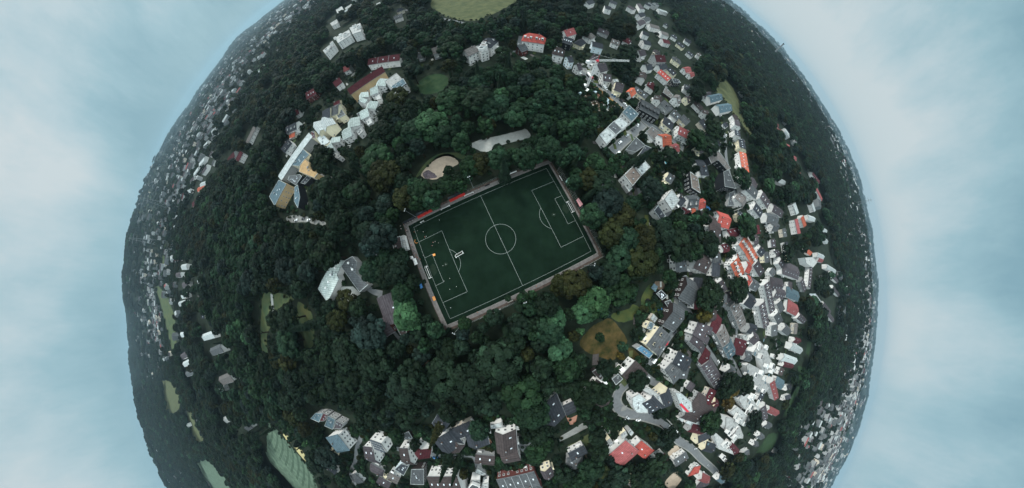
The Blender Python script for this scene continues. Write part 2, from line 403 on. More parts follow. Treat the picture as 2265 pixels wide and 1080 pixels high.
lawn('stubble_field', [(364, 836), (376, 834), (396, 856), (408, 896), (396, 912), (382, 914), (368, 878)], .3, M['straw'], sm_=False)
lawn('stubble_field', [(416, 905), (428, 900), (440, 930), (464, 970), (452, 984), (434, 968), (424, 940)], .3, M['straw'], sm_=False)
lawn('grass_strip', [(346, 630), (354, 634), (374, 660), (388, 700), (392, 740), (392, 786), (384, 780), (372, 730), (358, 680)], .5, M['park'], sm_=False)
for q in ([(1765, 810), (1785, 812), (1772, 848), (1755, 890), (1740, 918), (1730, 925), (1737, 910), (1750, 878), (1765, 848)],
          [(1862, 700), (1866, 700), (1866, 735), (1864, 778), (1858, 778)], [(1786, 757), (1800, 752), (1798, 775), (1790, 790), (1782, 780)],
          [(1700, 960), (1722, 958), (1712, 990), (1690, 1002), (1672, 1002)]):
    lawn('grass_strip', q, .02, M['bright'], sm_=False)
lawn('park_lawn', [(583, 650), (612, 648), (642, 655), (650, 664), (622, 680), (606, 702), (597, 726), (590, 745), (592, 788), (582, 785), (576, 745), (578, 690)], .016, M['park'])
lawn('park_lawn', [(660, 668), (688, 690), (695, 730), (692, 766), (674, 768), (668, 742), (648, 722), (640, 704), (656, 694)], .016, M['park'])
_rf = random.Random(8)
for i in range(34):                     # small far fields and allotments seen between the woods
    a_ = _rf.uniform(0, 6.283); d_ = _rf.choice((900, 1300, 1800, 2500, 3500)) * _rf.uniform(.85, 1.2); w_, l_ = _rf.uniform(25, 60) * d_ / 1500, _rf.uniform(50, 140) * d_ / 1500; an = a_ + 1.57 + _rf.gauss(0, .5)
    c_ = (d_ * math.cos(a_), d_ * math.sin(a_)); q = [(c_[0] + u * l_ * math.cos(an) - v * w_ * math.sin(an), c_[1] + u * l_ * math.sin(an) + v * w_ * math.cos(an)) for u, v in ((-1, -1), (1, -.8), (.9, 1), (-.8, .9))]
    lawn('distant_field', [tuple(p) for p in proj(np.array([(x, y, 0.0) for x, y in q]))], 1.2, M[_rf.choice(('park', 'crop', 'straw', 'lawn', 'park'))], sm_=False)
lawn('garden_path', [(598, 650), (603, 650), (607, 690), (602, 690)], .022, M['paleslab'], sm_=False)
lawn('sandpit', [(931, 387), (948, 366), (966, 352), (990, 345), (1008, 352), (1014, 362), (1000, 372), (985, 386), (966, 396), (945, 396)], .020, M['sand'])
lawn('wood_chips', [(936, 384), (948, 376), (966, 390), (958, 395), (940, 394)], .026, M['sandred'], clear=False)
lawn('park_lawn', [(920, 392), (940, 362), (972, 340), (1010, 338), (1030, 345), (1020, 352), (990, 340), (962, 350), (932, 385)], .016, M['park'])
lawn('sand_court', [(1040, 322), (1060, 310), (1112, 298), (1150, 289), (1163, 286), (1172, 304), (1120, 318), (1090, 332), (1068, 336)], .020, M['paleslab'])
lawn('pavement', [(755, 634), (781, 634), (798, 650), (770, 668), (745, 660)], .018, M['paleslab'], sm_=False)
lawn('garden_lawn', [(1255, 985), (1306, 958), (1316, 966), (1284, 997), (1262, 997)], .016, M['park'], sm_=False)
lawn('pavement', [(1240, 965), (1288, 936), (1302, 945), (1236, 978)], .018, M['paving'], sm_=False)
lawn('terrace_paving', [(1250, 917), (1260, 926), (1277, 918), (1273, 938), (1260, 940)], .018, M['terra'], sm_=False)
lawn('pavement', [(1328, 945), (1340, 935), (1352, 958), (1340, 962)], .018, M['paleslab'], sm_=False)
lawn('garden_lawn', [(803, 963), (820, 953), (828, 960), (815, 968)], .016, M['bright'], sm_=False)
lawn('garden_lawn', [(757, 1006), (776, 1002), (778, 1020), (768, 1022)], .016, M['bright'], sm_=False)
lawn('garden_lawn', [(796, 1050), (815, 1048), (832, 1066), (830, 1084), (806, 1080)], .016, M['bright'], sm_=False)
lawn('garden_lawn', [(742, 1040), (764, 1028), (768, 1054), (752, 1072), (744, 1066)], .016, M['lawn'], sm_=False)
lawn('garden_lawn', [(920, 940), (950, 940), (955, 985), (940, 985)], .016, M['lawn'], sm_=False)
lawn('garden_lawn', [(862, 950), (874, 945), (880, 962), (872, 985), (860, 975)], .016, M['lawn'], sm_=False)
lawn('block_paving', [(1106, 935), (1140, 921), (1155, 950), (1157, 985), (1130, 985), (1116, 960)], .018, M['brownpave'], sm_=False)
lawn('garden_lawn', [(1062, 960), (1074, 966), (1098, 990), (1078, 990), (1056, 994)], .016, M['lawn'], sm_=False)
lawn('terrace_paving', [(1070, 968), (1078, 964), (1094, 986), (1080, 990)], .019, M['terra'], sm_=False)
lawn('dirt_patch', [(1478, 1000), (1496, 985), (1506, 1002), (1494, 1018), (1482, 1010)], .018, M['sand'])
lawn('dirt_patch', [(1470, 1080), (1474, 1062), (1494, 1044), (1512, 1046), (1506, 1064), (1486, 1086)], .018, M['sand'])
lawn('dirt_patch', [(1448, 624), (1466, 624), (1470, 638), (1456, 640)], .018, M['dirt'])
lawn('garden_lawn', [(1316, 275), (1330, 266), (1340, 272), (1350, 262), (1356, 268), (1334, 280)], .016, M['bright'], sm_=False)
lawn('pavement', [(696, 392), (712, 384), (736, 392), (730, 402), (706, 404)], .018, M['paving'], sm_=False)
lawn('pavement', [(634, 480), (660, 476), (690, 482), (720, 492), (712, 500), (676, 492), (640, 492)], .018, M['paving'])
# the excavation beside the street: churned earth and rubble
lawn('churned_earth', [(1278, 190), (1290, 184), (1308, 184), (1330, 206), (1352, 224), (1366, 238), (1350, 246), (1330, 250), (1312, 236), (1298, 216), (1282, 210)], .018, M['dirt'], sm_=False)
# streets
for pts, w in (([(1288, 150), (1297, 166), (1312, 183), (1345, 205), (1385, 238), (1413, 256), (1436, 276), (1452, 286), (1478, 300), (1512, 330)], 6.5),
               ([(1354, 336), (1380, 312), (1404, 292), (1424, 274)], 6.5),
               ([(1600, 285), (1604, 310), (1606, 345), (1612, 376), (1620, 405), (1628, 440), (1632, 470)], 5.5),
               ([(1490, 733), (1484, 742), (1465, 770), (1448, 794), (1434, 806), (1424, 826), (1440, 842), (1462, 852)], 5.5),
               ([(1400, 838), (1384, 851), (1369, 868), (1363, 890), (1374, 908), (1396, 917), (1413, 919), (1443, 927), (1473, 940), (1498, 972), (1529, 992), (1552, 1016), (1580, 1041), (1600, 1068)], 6.5),
               ([(1562, 767), (1578, 790), (1589, 807)], 4.0), ([(1612, 786), (1628, 812), (1642, 842)], 4.5),
               ([(1490, 645), (1497, 665), (1510, 678), (1524, 690), (1530, 700)], 4.5),
               ([(1630, 715), (1630, 742), (1640, 758)], 4.0), ([(1716, 750), (1722, 790), (1728, 812)], 4.0),
               ([(868, 990), (900, 998), (944, 1003), (967, 1007), (1033, 1007), (1052, 1014), (1062, 1040), (1080, 1052)], 5.0),
               ([(1148, 992), (1164, 985), (1176, 990)], 8.0), ([(800, 965), (790, 990), (786, 1020), (776, 1050), (792, 1080)], 4.0),
               ([(896, 22), (930, 30), (970, 40), (1020, 50), (1060, 62), (1090, 70)], 5.0), ([(1138, 118), (1145, 106), (1150, 92), (1152, 80)], 5.0),
               ([(1330, 420), (1345, 400), (1353, 390)], 3.5), ([(1398, 434), (1415, 420), (1428, 408)], 4.0), ([(1462, 488), (1478, 470), (1492, 456)], 4.0),
               ([(838, 655), (846, 680), (858, 705), (872, 735), (886, 752)], 2.5), ([(805, 630), (826, 645), (846, 650)], 4.0),
               ([(798, 545), (815, 555), (830, 570)], 5.0)):
    if w >= 6: STREETPX.extend(pts)
    if w >= 6: road('pavement', pts, w + 2.2, .024, M['paving'])
    road('road', pts, w, .040 + .004 * (len(ROADPTS) % 3), M['asphalt'])
# ------------------------------------------------------------------ houses
RC = {'g': ('grey', (.058, .064, .068)), 'd': ('charcoal', (.026, .030, .036)), 'b': ('brown', (.040, .033, .033)), 'p': ('purplish brown', (.047, .042, .047)),
      'r': ('red', (.26, .056, .046)), 'o': ('orange', (.31, .080, .048)), 'c': ('crimson', (.19, .058, .058)), 'm': ('maroon', (.055, .014, .018)),
      'l': ('pale grey', (.285, .315, .315)), 't': ('slate blue', (.060, .094, .112)), 'k': ('pale teal', (.27, .315, .302)), 'w': ('white', (.25, .258, .252)),
      'u': ('blue', (.066, .145, .215)), 'y': ('ochre', (.29, .195, .10)), 's': ('mossy stone', (.105, .088, .078)), 'n': ('taupe', (.105, .098, .094))}
WC = {'w': ('white', (.68, .68, .66)), 'c': ('cream', (.74, .68, .50)), 'y': ('ochre', (.54, .39, .22)), 'k': ('dark brown', (.030, .024, .024)), 'n': ('grey', (.30, .31, .31)),
      'b': ('brick', (.105, .040, .036)), 'd': ('black', (.016, .018, .021)), 'i': ('ice blue', (.62, .72, .76)), 'g': ('beige', (.55, .50, .42))}
for k, (nm, c) in RC.items(): M['R' + k] = mat(nm + ' roofing', c, rough=.8, var=.36, scale=.45, rnd=.2, detail=10, stretch=(1, 1, .35), spec=.08, rows=1.5)
for k, (nm, c) in WC.items(): M['W' + k] = mat(nm + ' render', c, rough=.9, var=.14, scale=.3, rnd=.14, detail=8, spec=.05, stretch=(1, 1, .3))
M['frame'] = mat('white window frame', (.72, .73, .72), rough=.5, var=.05)
M['pane'] = mat('dark window glass', (.018, .023, .028), rough=.12, var=.4, scale=.2, spec=.6)
M['skyl'] = mat('roof window glass', (.50, .56, .60), rough=.15, var=.3, scale=.3, spec=.7)
M['chim'] = mat('chimney brick', (.13, .085, .07), var=.2)
M['rail'] = mat('grey metal', (.22, .24, .25), rough=.45, var=.15)
M['redframe'] = mat('red steel frame', (.38, .030, .045), rough=.5, var=.1)
M['glassdark'] = mat('dark glazing', (.012, .016, .020), rough=.08, var=.3, scale=.15, spec=.6)
M['white'] = mat('white paint', (.78, .79, .78), rough=.5, var=.06)
M['pv'] = mat('solar panel', (.035, .045, .062), rough=.2, var=.3, scale=.4, spec=.6)
win_me = MB().box((0, .02, 0), (1.2, .08, 1.35), 0).box((-.25, .065, 0), (.42, .03, 1.12), 1).box((.25, .065, 0), (.42, .03, 1.12), 1).mesh('window', [M['frame'], M['pane']])
sky_me = MB().box((0, 0, .10), (.95, 1.5, .20), 0).box((0, 0, .22), (.82, 1.36, .05), 1).mesh('skylight', [M['rail'], M['skyl']])
chim_me = MB().box((0, 0, .9), (.8, .65, 1.8), 0).box((0, 0, 1.84), (.95, .8, .12), 1).box((-.15, 0, 2.05), (.22, .22, .3), 1).mesh('chimney', [M['chim'], M['rail']])
DORM = {}
def dormer_me(rc, wc):
    k = rc + wc
    if k not in DORM:
        DORM[k] = MB().box((0, .2, .55), (2.0, 2.6, 1.5), 0).box((0, 1.53, .62), (1.45, .06, 1.0), 2).box((0, .25, 1.38), (2.3, 3.0, .14), 1).mesh('dormer', [M['W' + wc], M['R' + rc], M['pane']])
    return DORM[k]
HOUSES = []          # (object, label parts, centre pixel)
HPX = []             # sample pixels of what must stay visible
FOOT = []            # footprints (x, y, radius)
rng = random.Random(11)
def facing(mx, my, nx, ny): return -(mx * nx + my * ny) > 0
def wins(root, A, B, h, cx, cy, rz, z0=0.0, step=4.4, every=.8, gable=None, n0=0):
    """Windows, each its own part, on the wall from A to B (local coordinates; outside on the right)."""
    A, B = np.array(A, float), np.array(B, float); d = B - A; Ln = np.linalg.norm(d); d /= Ln
    n = np.array((d[1], -d[0])); mid = (A + B) / 2
    ca, sa = math.cos(rz), math.sin(rz)
    wm = (cx + mid[0] * ca - mid[1] * sa, cy + mid[0] * sa + mid[1] * ca); wn = (n[0] * ca - n[1] * sa, n[0] * sa + n[1] * ca)
    if not facing(*wm, *wn): return 0
    dist = math.hypot(cx, cy); sc = 1.0
    if dist > 300: step, sc = 5.2, 1.1
    elif dist < 210: step, sc = 3.1, 1.3
    else: step = 4.0
    cols = max(1, int((Ln - .8) / step)); rows = max(1, int((h + .4) / 2.9)); k = 0
    a = math.atan2(d[1], d[0])
    for r in range(rows):
        for c in range(cols):
            if n0 + k >= (18 if dist < 210 else 13) or rng.random() > every: continue
            p = A + d * Ln * (c + .5) / cols + n * .03
            put('window', win_me, root, (p[0], p[1], z0 + 1.7 + r * 2.9), a + math.pi, (sc, 1, sc)); k += 1
    return k
def sample(pts):
    HPX.append(proj(np.array(pts)))
def register(root, what, wc, rc, cxy, h, extra='', cat='house'):
    p = proj(np.array([[cxy[0], cxy[1], h]]))[0]
    HOUSES.append([root, what, wc, rc, (float(p[0]), float(p[1])), extra, cat])

def gable(x1, y1, x2, y2, w, h, rh, rc, wc, hip=0.0, sky=0, dorm=0, name='house', chim=1, extra='', every=.82, win=1, cat='house'):
    """A pitched-roof building whose ridge runs between two photograph points; w is a width in metres or a point on the near eave."""
    zr = h + rh
    A, B = np.array(at(x1, y1, zr)), np.array(at(x2, y2, zr)); c = (A + B) / 2; d = B - A; Ln = max(float(np.linalg.norm(d)), 4.0)
    rz = math.atan2(d[1], d[0]); u = np.array((math.cos(rz), math.sin(rz))); n = np.array((-u[1], u[0]))
    if -(c @ n) < 0: rz += math.pi; u, n = -u, -n             # local +y is the side that faces the middle of the picture
    if isinstance(w, tuple):
        E_ = np.array(at(*w, h)); w = min(max(2 * abs((E_ - c) @ n), 5), 26)
    hl, hw = Ln / 2, w / 2
    root = empty(name, (c[0], c[1], terr(c[0], c[1])), rz)
    mb = MB(); e = .0
    hx = hl - .4; ov, th = .45, .22; k = rh / hw; hb = hw if hip >= .5 else hw * .62; zb_ = zr - k * hb
    b = [(-hx, -hb), (hx, -hb), (hx, hw), (-hx, hw)]
    mb.prism(b, -1.0, h)
    hi = hip * min(hl, hw * 1.1)
    if hip < .5:
        for s in (-1, 1):
            q = [(s * hx, -hb, h), (s * hx, hw, h), (s * hx, 0, zr - .15), (s * hx, -hb, zb_ - .1)]
            mb.quad(q if s > 0 else q[::-1])
        mb.quad([(-hx, -hb, h), (hx, -hb, h), (hx, -hb, zb_ - .1), (-hx, -hb, zb_ - .1)])
    wall = mb.build('wall', M['W' + wc], root)
    mb = MB()
    ex, ey, ez = hl + .1, hw + ov, h - ov * k
    if hip < .5:
        for s, yy in ((-1, hb + ov), (1, hw + ov)):
            zz = zr - yy * k
            o_ = [(-ex, s * yy, zz), (ex, s * yy, zz), (ex, 0, zr), (-ex, 0, zr)]
            t_ = [(x, y, z + th) for x, y, z in o_]
            if s < 0: mb.quad(t_)
            else: mb.quad(t_[::-1])
            mb.quad(o_[::-1] if s < 0 else o_)
            for i in (0, 1, 3):
                j = (i + 1) % 4; q = [o_[i], o_[j], t_[j], t_[i]]; mb.quad(q if s < 0 else q[::-1])
        mb.box((0, 0, zr + th), (2 * ex, .35, .16))
    else:
        ex = hl + ov; rx = max(hl - hi, .3)
        o_ = [(-ex, -ey, ez), (ex, -ey, ez), (ex, ey, ez), (-ex, ey, ez)]; r_ = [(-rx, 0, zr + th), (rx, 0, zr + th)]
        t_ = [(x, y, z + th) for x, y, z in o_]
        mb.quad([t_[0], t_[1], r_[1], r_[0]]).quad([t_[2], t_[3], r_[0], r_[1]]).quad([t_[1], t_[2], r_[1]]).quad([t_[3], t_[0], r_[0]])
        for i in range(4): mb.quad([o_[i], o_[(i + 1) % 4], t_[(i + 1) % 4], t_[i]])
        mb.quad(o_[::-1])
    roof = mb.build('roof', M['R' + rc], root)
    MB().box((0, hw + ov + .08, h - ov * k + .05), (2 * hl, .16, .16)).build('gutter', M['rail'], root)
    dist = math.hypot(c[0], c[1])
    if name == 'terrace' and dist < 420:
        for i in range(1, max(2, sky)):
            xx = -hl + 2 * hl * i / max(2, sky); ya, yb = .1, hw + .3; pw = MB()
            pw.quad([(xx - .14, ya, zr + th + .22), (xx + .14, ya, zr + th + .22), (xx + .14, yb, zr + th + .22 - yb * k), (xx - .14, yb, zr + th + .22 - yb * k)][::-1])
            for sx in (-.14, .14):
                q = [(xx + sx, ya, zr + th), (xx + sx, ya, zr + th + .22), (xx + sx, yb, zr + th + .22 - yb * k), (xx + sx, yb, zr + th - yb * k)]; pw.quad(q if sx > 0 else q[::-1])
            pw.build('party_wall', M['rail'], roof)
    if chim and dist < 430 and wc not in 'dk' and win:                      # bays, porches and balconies on the side towards the garden
        rr = random.Random(int(x1 * 3 + y1))
        for i in range(1 if hl < 7 else 2):
            if rr.random() < .30: continue
            xx = rr.uniform(-.7, .7) * hl if hl < 7 else (-.5 + i) * hl * rr.uniform(.7, 1.2); bw, bd, bh = rr.uniform(2.2, 3.6), rr.uniform(1.3, 2.6), rr.choice((2.7, 2.7, min(5.4, h - .3)))
            if rr.random() < .55: MB().box((xx, hw + bd / 2, bh / 2), (bw, bd, bh)).box((xx, hw + bd + .02, bh - 1.25), (bw * .7, .06, 1.3), 1).build('bay', [M['W' + wc], M['pane']], root)
            else:
                mb = MB().box((xx, hw + .75, 2.75), (bw, 1.5, .18), 0)
                mb.box((xx, hw + 1.48, 3.3), (bw, .06, .9), 1).box((xx - bw / 2, hw + .75, 3.3), (.06, 1.5, .9), 1).box((xx + bw / 2, hw + .75, 3.3), (.06, 1.5, .9), 1); mb.build('balcony', [M['white'], M['frame']], root)
    sl = math.atan2(rh, hw)
    for i in range(sky):
        o = put('skylight', sky_me, roof, (-hl + 2 * hl * (i + .5) / sky, hw * .55, zr + th - hw * .55 * k)); o.rotation_euler = (-sl, 0, 0)
    for i in range(dorm):
        o = put('dormer', dormer_me(rc if wc != 'w' or rc not in 'ro' else 'l', wc if wc not in 'kb' else 'w'), roof, (-hl + 2 * hl * (i + .5) / dorm, hw * .52, zr - hw * .52 * k - .1))
    if chim: put('chimney', chim_me, roof, (hl * (.5 if len(HOUSES) % 2 else -.4), hw * .12, zr - .9))
    if win:
        nw = wins(root, b[2], b[3], h, c[0], c[1], rz, every=every)
        for i, j in ((1, 2), (3, 0)): nw += wins(root, b[i], b[j], h + rh * .35 * (hip < .5), c[0], c[1], rz, every=every, n0=nw)
    P = []
    for t in np.linspace(-.95, .95, max(5, int(Ln / 2.2))):
        for y, z in ((0, zr), (hw * .33, h + rh * .67), (hw * .67, h + rh * .33), (hw, h), (hw, h * .72), (hw, h * .45), (hw, h * .2), (hw, .3)):
            q = c + u * t * hl + n * y; P.append((q[0], q[1], z))
    sample(P); FOOT.append((c[0], c[1], max(hl, hw)))
    q = c + n * hw * .5
    register(root, 'gabled' if hip < .5 else 'hipped', wc, rc, q, h + rh * .4, extra, 'terrace' if name == 'terrace' else cat)
    return root, roof

def flat(poly, h, rc, wc, name='house', sky=0, par=.35, extra='', every=.82, steps=0, win=1, cat='house', base=-1.0, reg=True):
    """A flat-roofed building whose roof outline is given in photograph points."""
    P = [np.array(at(x, y, h)) for x, y in poly]
    a = sum(P[i][0] * P[(i + 1) % len(P)][1] - P[(i + 1) % len(P)][0] * P[i][1] for i in range(len(P)))
    if a < 0: P.reverse()
    c = sum(P) / len(P); loc = [tuple(p - c) for p in P]
    root = empty(name, (c[0], c[1], terr(c[0], c[1])))
    MB().prism(loc, base, h).build('wall', M['W' + wc], root)
    def shrink(L_, s, f=(0, 0)): return [(x * s + f[0], y * s + f[1]) for x, y in L_]
    mb = MB(); R0 = max(math.hypot(*p) for p in loc); s = max(.5, 1 - par / R0 * 1.6)
    inn = shrink(loc, s); n = len(loc)
    mb.prism(shrink(loc, 1.006), h - .25, h + .01, 0)
    for i in range(n):
        j = (i + 1) % n
        mb.quad([(*loc[i], h + .01), (*loc[j], h + .01), (*loc[j], h + .35), (*loc[i], h + .35)], 1)
        mb.quad([(*loc[i], h + .35), (*loc[j], h + .35), (*inn[j], h + .35), (*inn[i], h + .35)], 1)
        mb.quad([(*inn[j], h + .02), (*inn[i], h + .02), (*inn[i], h + .35), (*inn[j], h + .35)], 1)
    roof = mb.build('roof', [M['R' + rc], M['Rl' if rc not in 'wl' else 'Rw']], root)
    r = random.Random(int(poly[0][0] * 7 + poly[0][1]))
    for i in range(sky):
        p = np.array(loc[i % n]) * r.uniform(.1, .5); put('skylight', sky_me, roof, (p[0], p[1], h + .02), r.random() * .3)
    for i in range(2 + (R0 > 9)):
        p = np.array(loc[r.randrange(n)]) * r.uniform(.15, .55); MB().box((p[0], p[1], h + .45), (r.uniform(.6, 1.3), r.uniform(.6, 1.2), .85)).build('vent', M['rail'], roof)
    near = -c / (np.linalg.norm(c) + 1e-9)
    rs = random.Random(int(poly[0][0]))
    if steps:                                                # set-back storeys, stair heads and terraces with parapets
        ax = np.array(loc[int(np.argmax([math.hypot(*p) for p in loc]))]); ax = ax / np.linalg.norm(ax); bx = np.array((-ax[1], ax[0])); an = math.atan2(ax[1], ax[0])
        for i in range(4 + 3 * (steps > 1)):
            p = ax * rs.uniform(-.62, .62) * R0 + bx * rs.uniform(-.22, .22) * R0; w_, l_, hh = rs.uniform(3.0, 6.5), rs.uniform(3.5, 7.5), rs.choice((1.1, 2.7, 2.7, 4.2))
            MB().box((p[0], p[1], h + hh / 2 + .01 * i), (l_, w_, hh), 0, an).box((p[0], p[1], h + hh + .04 + .01 * i), (l_ * .86, w_ * .86, .08), 1, an).build('penthouse', [M['W' + wc], M['R' + rs.choice('lngw')]], root)
        for i in range(4):
            p = ax * rs.uniform(-.7, .7) * R0 + bx * rs.uniform(-.3, .3) * R0; MB().box((p[0], p[1], h + .12), (rs.uniform(2.5, 5), rs.uniform(2, 4), .1 + .01 * i), 0, an).build('terrace_floor', [M['R' + rs.choice('gnt')]], root)
    if win:
        k = 0
        for i in range(n):
            A, B = loc[i], loc[(i + 1) % n]
            if math.hypot(B[0] - A[0], B[1] - A[1]) > 3.0: k += wins(root, A, B, h, c[0], c[1], 0.0, every=every, n0=k)
    S_ = []
    for i in range(n):
        Le = np.linalg.norm(P[(i + 1) % n] - P[i])
        for t in np.linspace(0, 1, max(3, int(Le / 2.2)), endpoint=False):
            p = P[i] * (1 - t) + P[(i + 1) % n] * t
            S_ += [(*p, h + steps * 1.5), (*((p + c) / 2), h), (*(p * .75 + c * .25), h), (*(p * .25 + c * .75), h)]
            if facing(*p, *(p - c)): S_ += [(*p, h * .75), (*p, h * .5), (*p, h * .25), (*p, .3)]
    sample(S_); FOOT.append((c[0], c[1], R0 * .8))
    if reg: register(root, 'stepped' if steps else 'flat-roofed', wc, rc, c, h, extra, cat)
    return root, roof

# -------- the school
SCH = 'school'
gable(684, 295, 616, 391, 13, 9.5, 2.0, 'l', 'n', name='school_hall', chim=0, sky=0, extra='long school hall with curved pale metal roof', cat='hall')
flat([(671, 330), (684, 342), (661, 368), (645, 366)], 9, 't', 'c', name='school_wing', extra='slate-roofed school wing beside the long pale hall', cat='school', sky=3)
flat([(664, 366), (674, 352), (684, 360), (682, 372), (704, 384), (696, 394), (661, 380)], 10, 'y', 'y', name='school_block', extra='ochre flat-roofed school block behind the dark round tree', cat='school')
flat([(596, 435), (617, 398), (634, 407), (608, 456)], 11, 't', 'y', name='school_wing', extra='ochre school wing with slate roof at the hall’s lower end', cat='school', sky=3)
flat([(652, 414), (659, 409), (664, 436), (659, 460), (651, 446)], 8.5, 't', 'd', name='school_wing', win=0, extra='black glazed school pavilion with slate roof', cat='school', sky=2)
flat([(640, 390), (664, 386), (668, 391), (655, 410), (648, 406), (637, 398)], 7, 'g', 'd', name='glass_link', win=0, extra='dark glazed link between the ochre school blocks', cat='school', sky=4)
flat([(665, 405), (680, 389), (688, 394), (675, 408)], 5, 'd', 'd', name='glass_link', win=0, extra='low black glass corridor beside the red school frame', cat='school')
gable(713, 247, 730, 239, 16, 11, 4, 'd', 'c', name='school_house', chim=0, extra='cream school house with charcoal roof beside the pale gables', cat='school')
gable(732, 240, 749, 233, 16, 10, 3, 'g', 'c', name='school_house', extra='cream school house with grey roof beside the long orange house', cat='school')
gable(694, 271, 708, 289, 11, 9, 4, 'l', 'c', name='school_house', chim=0, extra='cream school house under the lower of two pale pitched roofs', cat='school')
gable(712, 261, 723, 280, 14, 9, 4.5, 'l', 'c', name='school_house', chim=0, extra='cream school house under the upper of two pale pitched roofs', cat='school', sky=2)
flat([(688, 292), (695, 290), (698, 306), (690, 306)], 9.5, 'm', 'c', name='school_stair', extra='small maroon-topped stair block at the hall’s upper end', cat='school', win=0)
def boomerang(ax, ay, bx, by, cx_, cy_, w, h, rh, front, extra):
    """A pale two-winged house with a kinked ridge."""
    root, roof = gable(ax, ay, bx, by, w, h, rh, 'k', 'w', name='kinked_house', chim=0, extra=extra, cat='school', every=1)
    zr = h + rh
    r2, f2 = gable(bx, by, cx_, cy_, w, h, rh, 'k', 'w', name='kinked_house', chim=0, extra=extra, cat='school')
    HOUSES.pop()
    for o in list(r2.children):
        mw = Matrix.Translation(r2.location) @ Matrix.Rotation(r2.rotation_euler.z, 4, 'Z') @ o.matrix_basis
        o.parent = root; o.matrix_basis = (Matrix.Translation(root.location) @ Matrix.Rotation(root.rotation_euler.z, 4, 'Z')).inverted() @ mw
        if o.name.startswith('roof') or o.name.startswith('wall'): o.scale = (1, 1, .988)
    bpy.data.objects.remove(r2)
    fp = [tuple(p) for p in front]
    rf, _ = flat(fp, h * .75, 'w', 'w', name='kinked_house', extra=extra, reg=False, every=.95)
    for o in list(rf.children):
        mw = Matrix.Translation(rf.location) @ o.matrix_basis
        o.parent = root; o.matrix_basis = (Matrix.Translation(root.location) @ Matrix.Rotation(root.rotation_euler.z, 4, 'Z')).inverted() @ mw
    bpy.data.objects.remove(rf)
boomerang(841, 174, 835, 190, 818, 197, 13, 7, 3, [(826, 210), (837, 203), (844, 219), (834, 222)], 'white house with kinked pale teal roof nearest the white box villa')
boomerang(799, 205, 800, 216, 794, 224, 11, 7, 3, [(806, 215), (811, 212), (814, 220), (809, 222)], 'small kinked pale teal roof in front of the long orange house')
boomerang(819, 224, 813, 240, 795, 249, 13, 7, 3, [(807, 264), (818, 256), (824, 272), (814, 278)], 'white house with kinked pale teal roof, middle of the slope')
boomerang(776, 262, 776, 282, 756, 292, 14, 7, 3, [(786, 288), (797, 276), (804, 291), (794, 300)], 'white house with kinked pale teal roof above the cluster of white balconies')
boomerang(735, 305, 733, 317, 718, 330, 13, 7, 3, [(733, 343), (741, 335), (755, 346), (748, 352)], 'white house with kinked pale teal roof beside the dark round tree')
flat([(700, 306), (714, 296), (730, 314), (714, 324)], 7, 'l', 'c', name='school_wing', extra='cream school wing with pale roof between the long hall and the dark round tree', cat='school')
flat([(756, 298), (774, 287), (782, 300), (764, 309)], 6, 'k', 'w', name='school_wing', extra='low white school wing joining two kinked teal roofs in the lower part of the slope', cat='school')
flat([(789, 252), (806, 244), (813, 257), (797, 264)], 6, 'g', 'w', name='school_wing', extra='low white school wing with grey roof in the middle of the kinked roofs', cat='school')
flat([(742, 250), (756, 243), (764, 254), (749, 262)], 8, 'g', 'c', name='school_wing', extra='cream school wing with grey roof beside the charcoal-roofed school house', cat='school')
r_, f_ = flat([(851, 181), (877, 162), (900, 186), (876, 204)], 9, 'w', 'w', name='villa', extra='white box villa with dark roof deck above the round lawn', cat='villa', every=.95)
flat([(865, 192), (892, 174), (899, 185), (875, 202)], 9.8, 't', 'd', name='roof_deck', reg=False, win=0, base=9.2)
for o in [o for o in bpy.data.objects if o.name.startswith('roof_deck')]:
    for ch in list(o.children):
        ch.parent = r_; ch.location = (o.location - r_.location) + ch.location
        ch.name = 'deck_' + ch.name.split('.')[0]
    bpy.data.objects.remove(o)
gable(768, 198, 845, 147, 11, 12, 4, 'm', 'y', name='long_house', chim=1, sky=0, extra='long orange house under one maroon-brown roof', cat='house', every=.8)
gable(815, 131, 886, 120, 11, 8, 4, 'm', 'w', name='terrace', extra='terrace with maroon roof and white fire walls behind the long orange house', sky=3)
gable(759, 149, 772, 143, 10, 6, 4, 'c', 'w')
# -------- left and upper left
for a in ((676, 206, 698, 193, 15, 7, 5, 'm', 'b', 0, 2, 1), (736, 183, 750, 172, 12, 7, 4.5, 'm', 'w'), (738, 228, 751, 222, 11, 6, 4, 'm', 'c'), (650, 246, 659, 240, 10, 6, 4, 'm', 'w'),
          (632, 282, 655, 271, 13, 7, 4, 'd', 'w', 0, 0, 3), (621, 330, 637, 308, 13, 7, 4, 'd', 'w', 0, 2, 2), (640, 299, 652, 293, 8, 3, 2, 'o', 'g')): gable(*a)
for p, h in (([(714, 112), (737, 93), (740, 100), (720, 120)], 12), ([(741, 84), (772, 66), (777, 78), (748, 96)], 12), ([(773, 62), (797, 51), (799, 70), (780, 76)], 14)):
    flat(p, h, 'w', 'w', steps=1, cat='flats', name='apartment_block')
for p in ([(742, 20), (756, 14), (760, 22), (746, 30)], [(763, 18), (777, 9), (779, 13), (765, 22)], [(730, 52), (745, 43), (748, 52), (734, 58)], [(832, 9), (840, 5), (846, 14), (834, 16)]): flat(p, 9, 'w', 'w', cat='flats', name='apartment_block')
gable(1069, 93, 1087, 78, 15, 10, 5, 'd', 'w', hip=.8, name='villa', extra='white villa with steep charcoal hipped roof near the cemetery road', cat='villa', dorm=2)
gable(1026, 112, 1050, 101, 12, 9, 4, 'n', 'w', extra='long white house with taupe roof attached to the charcoal villa')
flat([(1052, 103), (1076, 98), (1081, 112), (1064, 117)], 10, 'w', 'w', steps=1, cat='flats', name='apartment_block')
